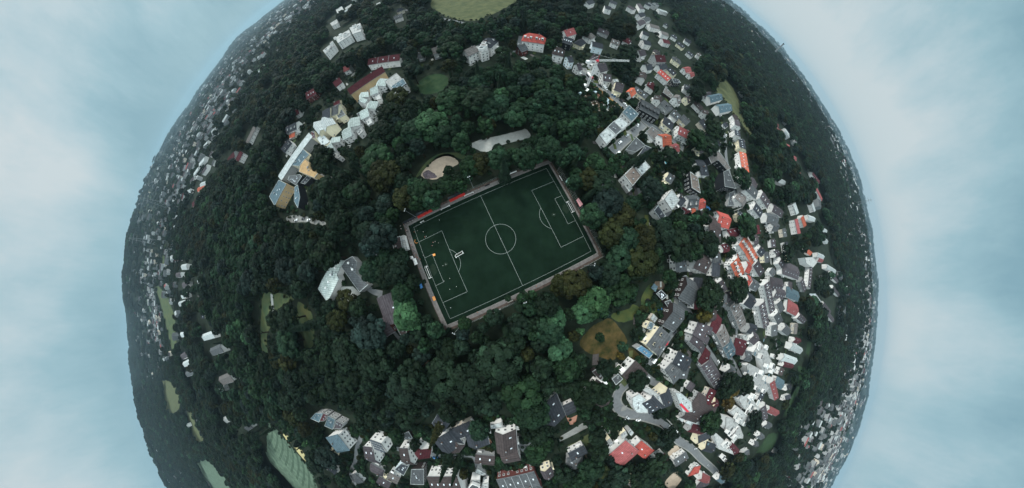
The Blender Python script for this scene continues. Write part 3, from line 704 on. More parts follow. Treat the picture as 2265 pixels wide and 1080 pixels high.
for a in ((954, 108, 973, 102, 11, 7, 4, 'n', 'n'), (924, 119, 937, 116, 9, 5, 3, 'g', 'n'), (1145, 103, 1161, 97, 10, 5, 4, 'g', 'b'), (1247, 68, 1269, 62, 11, 8, 5, 'c', 'w', 0, 1), (1249, 81, 1268, 87, 13, 8, 4, 'd', 'd', 0, 4),
          (1226, 103, 1250, 109, 13, 8, 5, 'b', 'w', .7, 3), (1254, 126, 1265, 125, 10, 8, 3, 'd', 'i'), (1275, 142, 1284, 140, 9, 6, 4, 'p', 'w')): gable(*a)
gable(1157, 72, 1208, 79, 15, 10, 6, 'r', 'w', hip=.7, name='villa', extra='large white villa with red hipped roof and tall dormers', cat='villa', dorm=4, sky=2)
# -------- around the crane and the upper right street
for a in ((1313, 120, 1324, 127, 11, 8, 5, 'p', 'w'), (1321, 144, 1339, 139, 12, 8, 4.5, 'p', 'w'), (1334, 163, 1352, 166, 11, 7, 4, 'p', 'w', 0, 2), (1363, 181, 1381, 188, 12, 6, 5, 'p', 'c'), (1392, 204, 1403, 195, 8, 5, 3, 'o', 'w'),
          (1473, 260, 1493, 276, 12, 7, 3, 'd', 'c', .6, 1), (1465, 303, 1485, 301, 13, 6, 4.5, 'o', 'w'), (1503, 280, 1527, 292, 12, 7, 4, 'c', 'w', 0, 3), (1489, 326, 1502, 321, 9, 6, 3, 'c', 'c'), (1480, 383, 1493, 392, 9, 5, 3.5, 'g', 'c', 0, 1),
          (1505, 432, 1517, 444, 10, 6, 3, 'd', 'w'), (1524, 441, 1548, 439, 11, 6, 4, 'g', 'w', 0, 0, 2), (1530, 466, 1539, 461, 6, 3, 2, 'o', 'w'), (1516, 467, 1526, 463, 6, 3, 2, 'm', 'n'),
          (1412, 113, 1426, 110, 11, 8, 4, 'p', 'w'), (1448, 122, 1470, 123, 14, 8, 5, 'm', 'n', 0, 1), (1457, 145, 1474, 142, 10, 6, 3, 'd', 'w'), (1462, 154, 1484, 173, 12, 7, 3.5, 'r', 'w', 0, 4),
          (1514, 152, 1527, 149, 10, 5, 3, 'c', 'w'), (1526, 163, 1535, 160, 8, 5, 3, 'c', 'w'), (1558, 207, 1573, 204, 9, 6, 4, 'p', 'w'), (1570, 215, 1597, 209, 12, 7, 4, 't', 'w', 0, 3), (1590, 236, 1618, 232, 14, 7, 4, 't', 'w', 0, 3),
          (1628, 254, 1634, 265, 12, 8, 3, 'b', 'w'), (1606, 270, 1612, 279, 10, 6, 3, 'd', 'w'), (1635, 268, 1637, 280, 12, 9, 3, 'p', 'w', 0, 0), (1636, 291, 1638, 303, 13, 9, 3, 'd', 'w', 0, 3), (1587, 310, 1595, 319, 9, 6, 3, 'd', 'w')): gable(*a)
gable(1646, 309, 1650, 331, 15, 8, 3.5, 'd', 'c', sky=4, extra='cream double house with charcoal roof above the orange-roofed terrace')
gable(1650, 340, 1657, 382, 16, 8, 4, 'o', 'w', sky=6, name='terrace', extra='long terrace with one orange roof and white bay fronts', dorm=0)
flat([(1355, 176), (1366, 175), (1369, 181), (1358, 183)], 4, 'l', 'n', name='garage', cat='garage')
flat([(1486, 174), (1500, 176), (1506, 184), (1490, 184)], 6, 'd', 'd')
flat([(1466, 205), (1472, 193), (1489, 211), (1484, 218)], 3.2, 'n', 'k', name='garage', cat='garage', win=0)
flat([(1376, 249), (1391, 233), (1413, 253), (1397, 270)], 7, 't', 'w', sky=2)
flat([(1372, 259), (1391, 275), (1376, 287), (1357, 269)], 7, 'l', 'w')
flat([(1357, 269), (1376, 287), (1362, 299), (1343, 282)], 6.8, 'g', 'w')
flat([(1343, 282), (1362, 299), (1341, 320), (1325, 299)], 7, 'l', 'w')
gable(1420, 221, 1461, 244, 17, 8, 4, 'g', 'd', name='gabled_house', dorm=5, extra='black house with a zigzag of white-framed gables')
flat([(1429, 291), (1442, 280), (1464, 295), (1446, 311)], 3.5, 'n', 'w', name='garage', win=0, cat='garage')
flat([(1454, 310), (1464, 300), (1473, 310), (1461, 316)], 3.2, 'l', 'n', name='garage', win=0, cat='garage')
flat([(1383, 332), (1407, 304), (1427, 322), (1404, 337)], 3.4, 'g', 'n', name='garage', win=0, cat='garage')
flat([(1411, 345), (1427, 322), (1441, 328), (1427, 347)], 3.0, 'd', 'w', name='garage', win=0, cat='garage')
flat([(1401, 365), (1420, 349), (1438, 370), (1420, 388)], 9, 'l', 'w', every=.95)
flat([(1380, 388), (1401, 367), (1418, 389), (1399, 412)], 8, 's', 'w', every=.95)
flat([(1378, 394), (1399, 417), (1391, 425), (1380, 410)], 3, 'l', 'n', name='garage', win=0, cat='garage')
flat([(1526, 380), (1543, 392), (1549, 428), (1530, 416)], 8, 's', 'd', every=.95)
flat([(1469, 441), (1486, 419), (1503, 443), (1486, 466)], 8, 'l', 'w', every=.95)
flat([(1446, 466), (1455, 454), (1472, 478), (1463, 490)], 5.5, 'd', 'w')
flat([(1424, 437), (1430, 431), (1436, 438), (1430, 445)], 2.8, 'g', 'b', name='shed', win=0, cat='shed')
flat([(1567, 349), (1589, 334), (1603, 352), (1616, 373), (1608, 377), (1588, 354), (1573, 362)], 8, 'n', 'd', every=.95)
gable(1553, 366, 1569, 367, 15, 6, 4, 'd', 'w', hip=.8, sky=1)
# -------- right hand town
flat([(1600, 380), (1611, 376), (1628, 418), (1603, 413)], 11, 'g', 'd', every=1, name='apartment_block', extra='black-fronted apartment block with rows of white windows', cat='flats')
flat([(1613, 427), (1624, 423), (1624, 456), (1610, 455)], 4, 'g', 'n', name='garage', win=0, cat='garage')
for a in ((1643, 404, 1656, 396, 11, 8, 3, 'p', 'w'), (1655, 403, 1677, 424, 16, 11, 4, 'g', 'w', 0, 2, 2), (1688, 424, 1704, 448, 16, 9, 4, 'p', 'w', 0, 3, 1), (1651, 436, 1641, 451, 15, 8, 4, 'n', 'w', 0, 2), (1672, 449, 1688, 469, 13, 8, 3.5, 'd', 'w', 0, 2, 1),
          (1712, 455, 1733, 469, 13, 7, 4, 'p', 'w', 0, 2), (1698, 477, 1723, 483, 13, 7, 3, 'g', 'w', 0, 1), (1711, 500, 1725, 499, 11, 7, 4, 'g', 'w'), (1577, 496, 1602, 511, 18, 7, 3.5, 'b', 'w', .7, 2), (1591, 477, 1618, 486, 15, 7, 4, 'r', 'w', 0, 2),
          (1546, 450, 1561, 445, 9, 4, 2.5, 'r', 'w'), (1615, 520, 1641, 513, 9, 5, 2.5, 'm', 'w', 0, 3), (1601, 552, 1615, 549, 8, 4, 2, 'm', 'w', 0, 2),
          (1683, 545, 1693, 557, 11, 7, 4, 'd', 'w', 0, 1), (1677, 576, 1691, 600, 13, 8, 4, 'p', 'w', 0, 2), (1718, 564, 1728, 561, 9, 6, 3, 'p', 'w', 0, 2), (1545, 569, 1573, 583, (1537, 594), 10, 3.5, 'b', 'w', 0, 2),
          (1598, 619, 1609, 641, (1588, 634), 9, 3.5, 'p', 'w', 0, 0, 1), (1657, 656, 1673, 668, 14, 9, 4, 'd', 'w'), (1666, 622, 1681, 632, 11, 7, 3.5, 'g', 'w', 0, 1), (1711, 627, 1736, 631, 14, 7, 3.5, 'p', 'w', .5, 4), (1718, 645, 1739, 650, 13, 7, 3.5, 'p', 'w', 0, 4),
          (1738, 590, 1771, 605, 17, 8, 4, 'p', 'w', .6, 6), (1797, 593, 1793, 638, 11, 8, 3, 'p', 'w', 0, 6), (1776, 616, 1784, 640, 11, 7, 3, 'p', 'n', 0, 3), (1728, 573, 1739, 588, 11, 7, 3, 'p', 'w', 0, 3), (1728, 664, 1736, 684, 11, 7, 4, 'g', 'w'),
          (1722, 690, 1732, 709, 12, 8, 4, 'g', 'w', 0, 1), (1749, 676, 1769, 688, 15, 6, 4, 'c', 'w', .7, 1), (1770, 696, 1784, 709, 11, 8, 4, 'p', 'w', 0, 4), (1745, 645, 1770, 657, 13, 7, 3, 't', 'w', .5), (1720, 717, 1719, 742, 13, 8, 4, 'g', 'w', 0, 1),
          (1738, 722, 1751, 734, 12, 8, 4, 'g', 'w'), (1760, 751, 1773, 755, 9, 6, 4, 'm', 'w'), (1754, 764, 1776, 776, 11, 8, 3, 'l', 'w'), (1735, 789, 1764, 799, 11, 7, 3, 'l', 'w'), (1735, 806, 1756, 811, 10, 6, 3, 'm', 'w')): gable(*a)
gable(1648, 522, 1664, 545, 17, 8, 5, 'o', 'w', dorm=4, sky=1, name='terrace', extra='orange-roofed white terrace, upper of the two along the same street')
gable(1664, 547, 1677, 569, 17, 8, 5, 'o', 'w', dorm=4, sky=1, name='terrace', extra='orange-roofed white terrace directly below the upper one on the same street')
gable(1632, 570, 1646, 604, 17, 7, 4, 'o', 'w', dorm=4, sky=1, name='terrace', extra='white terrace with plain orange roof nearest the brown hipped house')
gable(1655, 586, 1664, 592, 12, 6, 3, 'r', 'w'); gable(1656, 617, 1664, 622, 12, 6, 3, 'r', 'w')
flat([(1780, 570), (1798, 569), (1808, 580), (1798, 592), (1784, 584)], 11, 'w', 'w', name='villa', cat='villa', every=.95)
gable(1520, 630, 1549, 649, 19, 6, 4.5, 'g', 'k', chim=0, sky=0, extra='wide dark timber house with grey roof split by a white ridge')
MBr = MB()
gable(1488, 690, 1513, 706, 20, 6, 4, 'g', 'k', sky=1, extra='black timber house with grey roof below the garden trampoline')
flat([(1469, 668), (1482, 663), (1491, 677), (1478, 682)], 3.5, 'g', 'k', name='garage', win=0, cat='garage')
flat([(1508, 612), (1517, 609), (1524, 617), (1513, 624)], 3.2, 'd', 'k', name='shed', win=0, cat='shed')
flat([(1451, 650), (1462, 641), (1476, 655), (1464, 664)], 3.5, 'd', 'd', name='garden_room', win=0, sky=4, cat='garden room', extra='black glass garden room beside the grey timber house')
# lower right: houses round the blue roof
gable(1482, 741, 1452, 783, (1445, 745), 8, 4, 'g', 'c', sky=2, dorm=2, extra='cream house with broad grey roof joined to the blue-roofed annex')
flat([(1407, 771), (1418, 764), (1445, 782), (1436, 793)], 5, 'u', 'n', name='annex', extra='long low annex with a bright blue roof', win=0, cat='annex')
flat([(1438, 705), (1445, 694), (1454, 704), (1447, 714)], 4, 'l', 'g', name='garden_room', cat='garden room', win=0)
flat([(1430, 727), (1438, 711), (1448, 717), (1440, 730)], 7, 'c' and 't', 'c', extra='small cream tower wing with paired windows by the broad grey roof', name='house')
for i, a in enumerate(((1570, 722, 1565, 739, (1543, 716), 8, 3, 'p', 'w', 0, 2), (1564, 741, 1557, 757, (1534, 736), 8.5, 3, 'p', 'w', 0, 1), (1556, 759, 1547, 775, (1525, 757), 8, 3, 'p', 'n', 0, 1))): gable(*a, every=.95)
gable(1525, 791, 1511, 818, (1495, 789), 9, 3, 'd', 'w', sky=3, every=.95); gable(1507, 820, 1487, 842, (1474, 815), 8, 3, 'g', 'w', sky=1, dorm=1, every=.95)
gable(1428, 820, 1398, 853, (1391, 815), 8, 3, 'b', 'w', sky=1, extra='white villa with striped brown roof at the head of the bending street', name='villa', cat='villa', every=.7)
flat([(1353, 838), (1367, 826), (1378, 838), (1362, 852)], 2.8, 'g', 'n', name='garage', win=0, cat='garage')
gable(1306, 868, 1346, 894, 15, 5, 4, 'b', 'w', dorm=2, extra='white cottage with brick-brown roof beside the bending street')
flat([(1309, 822), (1318, 816), (1334, 836), (1328, 842)], 2.8, 'b', 'k', name='garage', win=0, cat='garage')
flat([(1398, 880), (1413, 871), (1431, 885), (1433, 914), (1408, 913), (1399, 896)], 7.5, 'l', 'w', sky=2, every=1, extra='pale five-sided flat roof inside the bend of the street')
gable(1440, 882, 1459, 904, 15, 7, 3, 'd', 'w', sky=3)
flat([(1420, 862), (1432, 856), (1462, 876), (1471, 890), (1469, 898), (1452, 882)], 9, 'w', 'w', every=.95)
gable(1473, 868, 1484, 897, 12, 8, 3, 'd', 'c')
r_, f_ = flat([(1494, 869), (1507, 870), (1529, 889), (1532, 911), (1510, 912), (1502, 890)], 8, 'l', 'w', extra='pale flat roof crossed by a red stripe', sky=2)
_c = np.array(r_.location[:2]); q = [np.array(at(*p, 8.4)) - _c for p in ((1503, 895), (1507, 892), (1525, 911), (1519, 912))]
MB().quad([(*p, 8.42) for p in q][::-1] if (q[1] - q[0])[0] * (q[2] - q[1])[1] - (q[1] - q[0])[1] * (q[2] - q[1])[0] < 0 else [(*p, 8.42) for p in q]).build('stripe', M['redframe'], f_)
gable(1540, 896, 1581, 925, 20, 6, 4, 'b', 'n', sky=3, hip=.5); gable(1515, 918, 1548, 930, 12, 5, 3, 'b', 'n')
flat([(1501, 926), (1509, 919), (1516, 924), (1509, 934)], 4, 'l', 'w', win=0, name='garage', cat='garage')
flat([(1515, 935), (1524, 927), (1546, 932), (1548, 944), (1526, 941)], 6, 'l', 'w')
gable(1529, 949, 1561, 956, 12, 5, 3, 'm', 'n')
gable(1527, 866, 1537, 851, 10, 4, 2, 'p', 'w', chim=0)
for a in ((1568, 799, 1598, 851, 13, 6, 3, 'p', 'n', 0, 6), (1600, 727, 1613, 755, 13, 7, 3, 'n', 'n', 0, 2), (1614, 757, 1626, 783, 13, 7, 3, 't', 'n', 0, 2), (1628, 665, 1649, 717, 14, 7, 3, 'n', 'n', 0, 5), (1691, 667, 1701, 718, 14, 9, 3, 'p', 'w', 0, 6), (1701, 622, 1714, 686, 14, 8, 3, 'p', 'w', 0, 8)):
    gable(*a, name='terrace', dorm=3)
for a in ((1584, 710, 1597, 724, 13, 6, 3, 'm', 'w', .5), (1560, 787, 1570, 798, 12, 5, 3, 'm', 'n', .5), (1660, 724, 1676, 729, 11, 7, 3, 'd', 'n'), (1668, 742, 1680, 752, 12, 7, 4, 'p', 'w'), (1632, 767, 1655, 773, 14, 6, 4, 'm', 'n', .7, 2), (1650, 790, 1664, 794, 11, 6, 3, 'g', 'n', 0, 1),
          (1612, 838, 1628, 845, 10, 5, 3, 'p', 'n', .5), (1590, 860, 1602, 858, 9, 4, 2.5, 'b', 'k'), (1632, 862, 1642, 872, 10, 6, 3, 'd', 'n'), (1560, 992, 1581, 998, 12, 6, 3, 'd', 'c'), (1545, 980, 1572, 968, 10, 7, 3, 'd', 'c'),
          (1703, 905, 1724, 915, 10, 8, 3, 'c', 'w'), (1697, 938, 1708, 944, 10, 6, 3, 'g', 'w'), (1682, 962, 1691, 969, 9, 6, 3, 'g', 'w'), (1669, 984, 1678, 987, 8, 6, 3, 'g', 'w'), (1648, 1010, 1658, 1004, 9, 7, 3, 'g', 'w'), (1721, 845, 1736, 854, 12, 7, 3, 't', 'w', .6),
          (1712, 842, 1722, 880, 11, 8, 3, 'c', 'w', 0, 4), (1692, 897, 1698, 926, 12, 8, 3, 'p', 'w', 0, 4), (1618, 985, 1634, 1002, 10, 7, 3, 'm', 'w', 0, 2), (1535, 1050, 1549, 1046, 12, 6, 4, 'r', 'w', .6), (1552, 1060, 1569, 1068, 11, 6, 4, 'c', 'w'), (1549, 1076, 1569, 1073, 12, 6, 3, 'p', 'w', .5),
          (1590, 1060, 1602, 1068, 10, 6, 3, 't', 'w'), (1742, 862, 1752, 858, 9, 6, 3, 'd', 'w'), (1738, 885, 1750, 880, 9, 6, 3, 'd', 'w')): gable(*a)
flat([(1641, 742), (1650, 740), (1655, 748), (1646, 756)], 5, 'w', 'w', name='garden_room', win=0, cat='garden room')
for p, h in (([(1682, 756), (1694, 770), (1716, 822), (1691, 827), (1687, 794), (1667, 779)], 9), ([(1651, 809), (1657, 804), (1684, 818), (1701, 862), (1690, 871), (1667, 853), (1653, 822)], 8), ([(1643, 867), (1655, 870), (1670, 890), (1680, 902), (1676, 913), (1659, 914), (1644, 902), (1634, 884)], 8),
             ([(1615, 911), (1631, 899), (1655, 920), (1662, 936), (1658, 942), (1643, 943)], 8), ([(1606, 923), (1622, 926), (1637, 944), (1644, 963), (1643, 970), (1628, 970), (1604, 950)], 8), ([(1577, 956), (1584, 958), (1616, 987), (1623, 1006), (1588, 993)], 8)):
    flat(p, h, 'w', 'w', steps=2, name='apartment_block', every=1, cat='flats')
# -------- lower middle
gable(1204, 893, 1227, 943, (1244, 905), 5.5, 5, 'd', 'w', sky=2, extra='white house with steep charcoal roof alone in the wood above the terracotta patio')
gable(1253, 917, 1276, 906, 9, 4, 3, 'd', 'w', chim=0)
gable(1409, 995, 1370, 1029, (1368, 978), 7, 4, 'c', 'w', sky=1, extra='large white house with ribbed crimson roof, left half of the double red roof')
gable(1442, 994, 1422, 1013, (1411, 972), 7, 4, 'r', 'w', sky=1, extra='white house with smooth red roof, right half of the double red roof')
flat([(1372, 962), (1384, 953), (1388, 962), (1376, 972)], 6, 'w', 'c', win=0); flat([(1342, 976), (1350, 970), (1357, 980), (1350, 988)], 6, 'w', 'c', win=0)
flat([(1388, 955), (1394, 948), (1402, 957), (1396, 965)], 5, 'l', 'n', win=0, name='garage', cat='garage')
gable(726, 972, 752, 1006, 20, 11, 4, 't', 'w', hip=.55, name='villa', extra='tall white villa with slate blue hipped roof', cat='villa', every=.95)
for p, rc in (([(687, 926), (698, 914), (714, 914), (706, 934)], 't'), ([(707, 932), (716, 914), (725, 918), (718, 931)], 'm'), ([(718, 942), (727, 920), (742, 928), (736, 950)], 't'), ([(738, 949), (744, 930), (760, 938), (755, 948)], 'p')): flat(p, 7, rc, 'n')
r_, f_ = flat([(818, 972), (843, 981), (857, 1000), (826, 995)], 11, 'w', 'w', name='apartment_block', extra='white apartment block with a sloping grid of solar panels', cat='flats', every=.95)
for i in range(5):
    for j in range(4):
        p = np.array((818, 972)) + (np.array((843, 981)) - (818, 972)) * (i + .5) / 5 * .95 + (np.array((826, 995)) - (818, 972)) * (j + .5) / 4 * .9 + np.array((1.2, .6)) * j
        x, y = at(*p, 11.5); MB().box((0, 0, 0), (2.1, 1.1, .1)).build('solar_panel', M['pv'], f_, (x - r_.location.x, y - r_.location.y, 11.55), -.5)
gable(808, 1015, 830, 1018, 18, 7, 4, 'p', 'w', sky=2)
gable(888, 1021, 908, 1022, (899, 993), 9, 4, 'b', 'w', sky=1, every=.95); gable(930, 995, 927, 1016, 12, 8, 4, 'm', 'w'); flat([(873, 1038), (888, 1025), (905, 1030), (893, 1052)], 8, 'd', 'i', sky=2)
flat([(910, 1038), (938, 1037), (938, 1072), (908, 1071)], 7, 'g', 'k', sky=1, extra='flat grey roof with one large white skylight'); flat([(889, 960), (904, 954), (913, 969), (896, 972)], 3, 'g', 'k', name='garage', win=0, cat='garage')
gable(966, 970, 993, 1003, 20, 6, 5, 'd', 'w', sky=1); gable(1001, 1003, 1015, 985, 12, 5, 4, 'b', 'w'); gable(1012, 953, 1030, 972, 16, 6, 4, 'd', 'g', hip=.5, sky=1); gable(1044, 962, 1053, 994, 16, 5, 4, 'd', 'n', sky=1)
gable(956, 1090, 1023, 1090, (986, 1047), 11, 4.5, 'b', 'w', sky=5, name='apartment_block', cat='flats', extra='big white apartment house with brown roof beside the lower street', every=.95)
gable(1112, 962, 1117, 1009, 15, 8, 4, 'b', 'w', sky=2, extra='white gabled house with dark brown roof and a wide front window', every=.95); gable(1110, 1019, 1149, 1012, 17, 7, 3, 'b', 'w', sky=1)
flat([(1084, 940), (1109, 935), (1112, 946), (1086, 948)], 6, 'l', 'w', win=0, name='garage', cat='garage')
flat([(1126, 966), (1143, 962), (1145, 980), (1128, 983)], 7, 'w', 'w', win=0)
gable(1112, 1092, 1195, 1074, (1140, 1050), 8, 3.5, 'g', 'b', sky=5, name='terrace', extra='red brick terrace with white porches and grey roof', every=.95)
flat([(1050, 1046), (1056, 1036), (1076, 1048), (1068, 1052)], 3, 'l', 'n', name='garage', win=0, cat='garage'); flat([(1037, 1082), (1042, 1062), (1061, 1062), (1060, 1086)], 7, 'w', 'w', steps=1); flat([(1062, 1086), (1068, 1070), (1080, 1068), (1080, 1090)], 6, 'w', 'w')
gable(1205, 1044, 1214, 1062, 9, 6, 3, 'p', 'c', sky=1)
# -------- the hall and clubhouse in the wood
flat([(704, 639), (713, 619), (741, 574), (760, 577), (746, 608), (750, 618), (737, 645), (725, 669)], 5.5, 'k', 'w', name='hall', extra='pale L-shaped hall with round skylights in the wood', cat='hall', win=0, par=.25, sky=0)
flat([(755, 589), (764, 576), (780, 567), (790, 579), (787, 605), (815, 630), (796, 647)], 4.8, 'g', 'n', name='hall', extra='grey-roofed wing of the hall in the wood', cat='hall', win=0, par=.25)
dome_me = MB().prism([(.55 * math.cos(a), .55 * math.sin(a)) for a in np.linspace(0, 6.283, 9)[:-1]], 0, .45).prism([(.4 * math.cos(a), .4 * math.sin(a)) for a in np.linspace(0, 6.283, 9)[:-1]], .45, .7).mesh('roof_light', [M['white']])
for (h, pts) in ((5.5, ((751, 581), (742, 593), (732, 608), (727, 624), (721, 637))), (4.8, ((771, 582), (780, 596)))):
    root = HOUSES[-2 if h == 5.5 else -1][0]
    for p in pts:
        x, y = at(*p, h); put('roof_light', dome_me, root, (x - root.location.x, y - root.location.y, h + .02), 0, (1.5, 1.5, 1.3))
gable(845, 655, 867, 717, 17, 4, 2.5, 'p', 'b', chim=0, sky=1, name='clubhouse', extra='clubhouse with long brown-purple roof by the bright green tree', cat='clubhouse')
gable(833, 729, 857, 714, 13, 4, 2.2, 'p', 'b', chim=0, name='clubhouse_annex', extra='annex with brown-purple gable joined to the clubhouse', cat='annex')
flat([(873, 716), (881, 710), (901, 735), (890, 748)], 3, 'b', 'b', name='store_room', win=0, cat='store')
# -------- outer right and left edges, small in the picture
for a in ((1718, 283, 1733, 291, 12, 9, 4, 'c', 'w'), (1710, 268, 1722, 276, 11, 8, 4, 'c', 'w'), (1741, 326, 1747, 322, 11, 8, 4, 'c', 'w'), (1738, 342, 1762, 349, 12, 8, 3, 'c', 'w'), (1764, 372, 1778, 396, 13, 9, 3, 'c', 'w', 0, 2), (1794, 382, 1810, 402, 13, 8, 3, 'm', 'w', 0, 1),
          (1804, 415, 1817, 440, 13, 10, 3, 'c', 'w'), (1797, 445, 1804, 466, 12, 9, 3, 'l', 'w'), (1759, 448, 1767, 471, 13, 9, 3, 'l', 'w'), (1764, 484, 1771, 516, 13, 10, 3, 'c', 'w'), (1777, 477, 1784, 498, 13, 7, 4, 'o', 'w'), (1789, 479, 1804, 484, 11, 9, 3, 'l', 'w'),
          (1814, 504, 1829, 511, 11, 8, 3, 'l', 'w'), (1819, 525, 1831, 534, 11, 8, 3, 'l', 'w'), (1722, 395, 1738, 402, 9, 7, 3, 'l', 'w'), (1810, 562, 1824, 568, 10, 8, 3, 'l', 'w'), (1828, 588, 1848, 600, 11, 8, 3, 'l', 'w'), (1836, 604, 1852, 622, 11, 8, 3, 'p', 'w'), (1840, 634, 1854, 652, 11, 8, 3, 'p', 'w'),
          (1806, 654, 1816, 668, 11, 9, 3, 'l', 'i'), (1822, 670, 1838, 690, 11, 8, 3, 'p', 'w'), (1830, 690, 1844, 708, 11, 8, 3, 'p', 'w'), (1788, 552, 1797, 559, 9, 6, 4, 'o', 'w'), (1812, 572, 1822, 576, 9, 6, 4, 'c', 'w'), (1731, 187, 1742, 196, 30, 12, 2, 'w', 'w'), (1748, 210, 1762, 222, 18, 10, 2, 'w', 'w'),
          (1762, 232, 1776, 240, 22, 12, 2, 't', 'i'), (1772, 250, 1784, 262, 22, 12, 2, 'w', 'w'), (1778, 270, 1790, 284, 18, 12, 2, 'y', 'c'), (1645, 200, 1652, 203, 14, 9, 3, 'l', 'w'), (1702, 182, 1708, 185, 13, 9, 3, 'l', 'w'), (1690, 165, 1696, 168, 13, 9, 3, 'l', 'w'),
          (543, 316, 561, 279, 14, 7, 3, 'n', 'w'), (521, 353, 531, 334, 14, 9, 4, 'm', 'w'), (503, 352, 517, 336, 13, 8, 4, 'm', 'n'), (424, 450, 440, 434, 16, 9, 4, 'm', 'w'), (467, 290, 474, 283, 13, 8, 3, 'l', 'w'), (450, 322, 458, 312, 13, 8, 3, 'l', 'w'),
          (440, 362, 452, 348, 15, 9, 3, 'l', 'w'), (428, 384, 438, 370, 15, 9, 3, 'l', 'w'), (446, 380, 456, 366, 14, 9, 3, 'p', 'w'), (442, 408, 462, 402, 14, 9, 3, 'l', 'w'), (420, 400, 428, 390, 13, 8, 3, 'p', 'w'), (412, 424, 420, 420, 12, 8, 3, 'l', 'w'), (436, 418, 452, 412, 12, 8, 3, 'o', 'w'),
          (400, 590, 412, 588, 13, 8, 3, 'l', 'w'), (402, 630, 414, 628, 13, 8, 3, 'p', 'w'), (436, 622, 449, 618, 13, 9, 3, 'l', 'w'), (400, 655, 412, 650, 12, 8, 3, 'l', 'w'), (384, 572, 394, 570, 13, 8, 3, 'm', 'w'), (388, 608, 398, 606, 13, 8, 3, 'p', 'w'), (394, 672, 408, 668, 12, 8, 3, 'l', 'w'),
          (398, 740, 412, 738, 13, 8, 3, 'l', 'w'), (446, 746, 470, 738, 12, 8, 3, 'l', 'w'), (464, 778, 488, 768, 13, 9, 3, 'g', 'w'), (398, 790, 414, 780, 15, 9, 3, 'p', 'w'), (404, 806, 424, 796, 14, 9, 3, 'l', 'w'), (410, 828, 430, 818, 14, 9, 3, 'g', 'w'), (484, 842, 510, 832, 15, 9, 3, 'n', 'w'), (482, 866, 494, 862, 10, 6, 3, 'l', 'w'),
          (494, 930, 516, 918, 12, 6, 3, 'w', 'n'), (540, 948, 552, 940, 10, 6, 3, 'g', 'w'), (413, 944, 420, 938, 13, 8, 3, 'l', 'w'),
          (1338, 12, 1352, 16, 14, 9, 3, 'd', 'w'), (1350, 0, 1366, 6, 14, 9, 3, 'd', 'w'), (1392, 12, 1406, 20, 13, 8, 3, 'p', 'w'), (1416, 8, 1424, 20, 13, 8, 3, 'p', 'w'), (1428, 6, 1440, 12, 13, 8, 3, 'd', 'w'), (1412, 32, 1424, 28, 12, 8, 3, 'd', 'w'), (1424, 42, 1436, 38, 11, 7, 3, 'g', 'w'), (1410, 50, 1424, 44, 12, 8, 3, 'p', 'w'),
          (1436, 52, 1457, 58, 14, 8, 3, 'n', 'w'), (1422, 68, 1436, 74, 12, 8, 3, 'd', 'w'), (1462, 68, 1478, 74, 12, 8, 3, 'n', 'w'), (1465, 86, 1480, 90, 12, 7, 3, 'm', 'w'), (1422, 88, 1438, 92, 12, 8, 3, 'd', 'w'), (1310, 92, 1334, 98, 11, 8, 3, 'd', 'i'), (1456, 20, 1474, 26, 12, 8, 2, 'l', 'w'), (1296, 4, 1310, 0, 12, 8, 3, 'd', 'w')):
    gable(*a, chim=0)

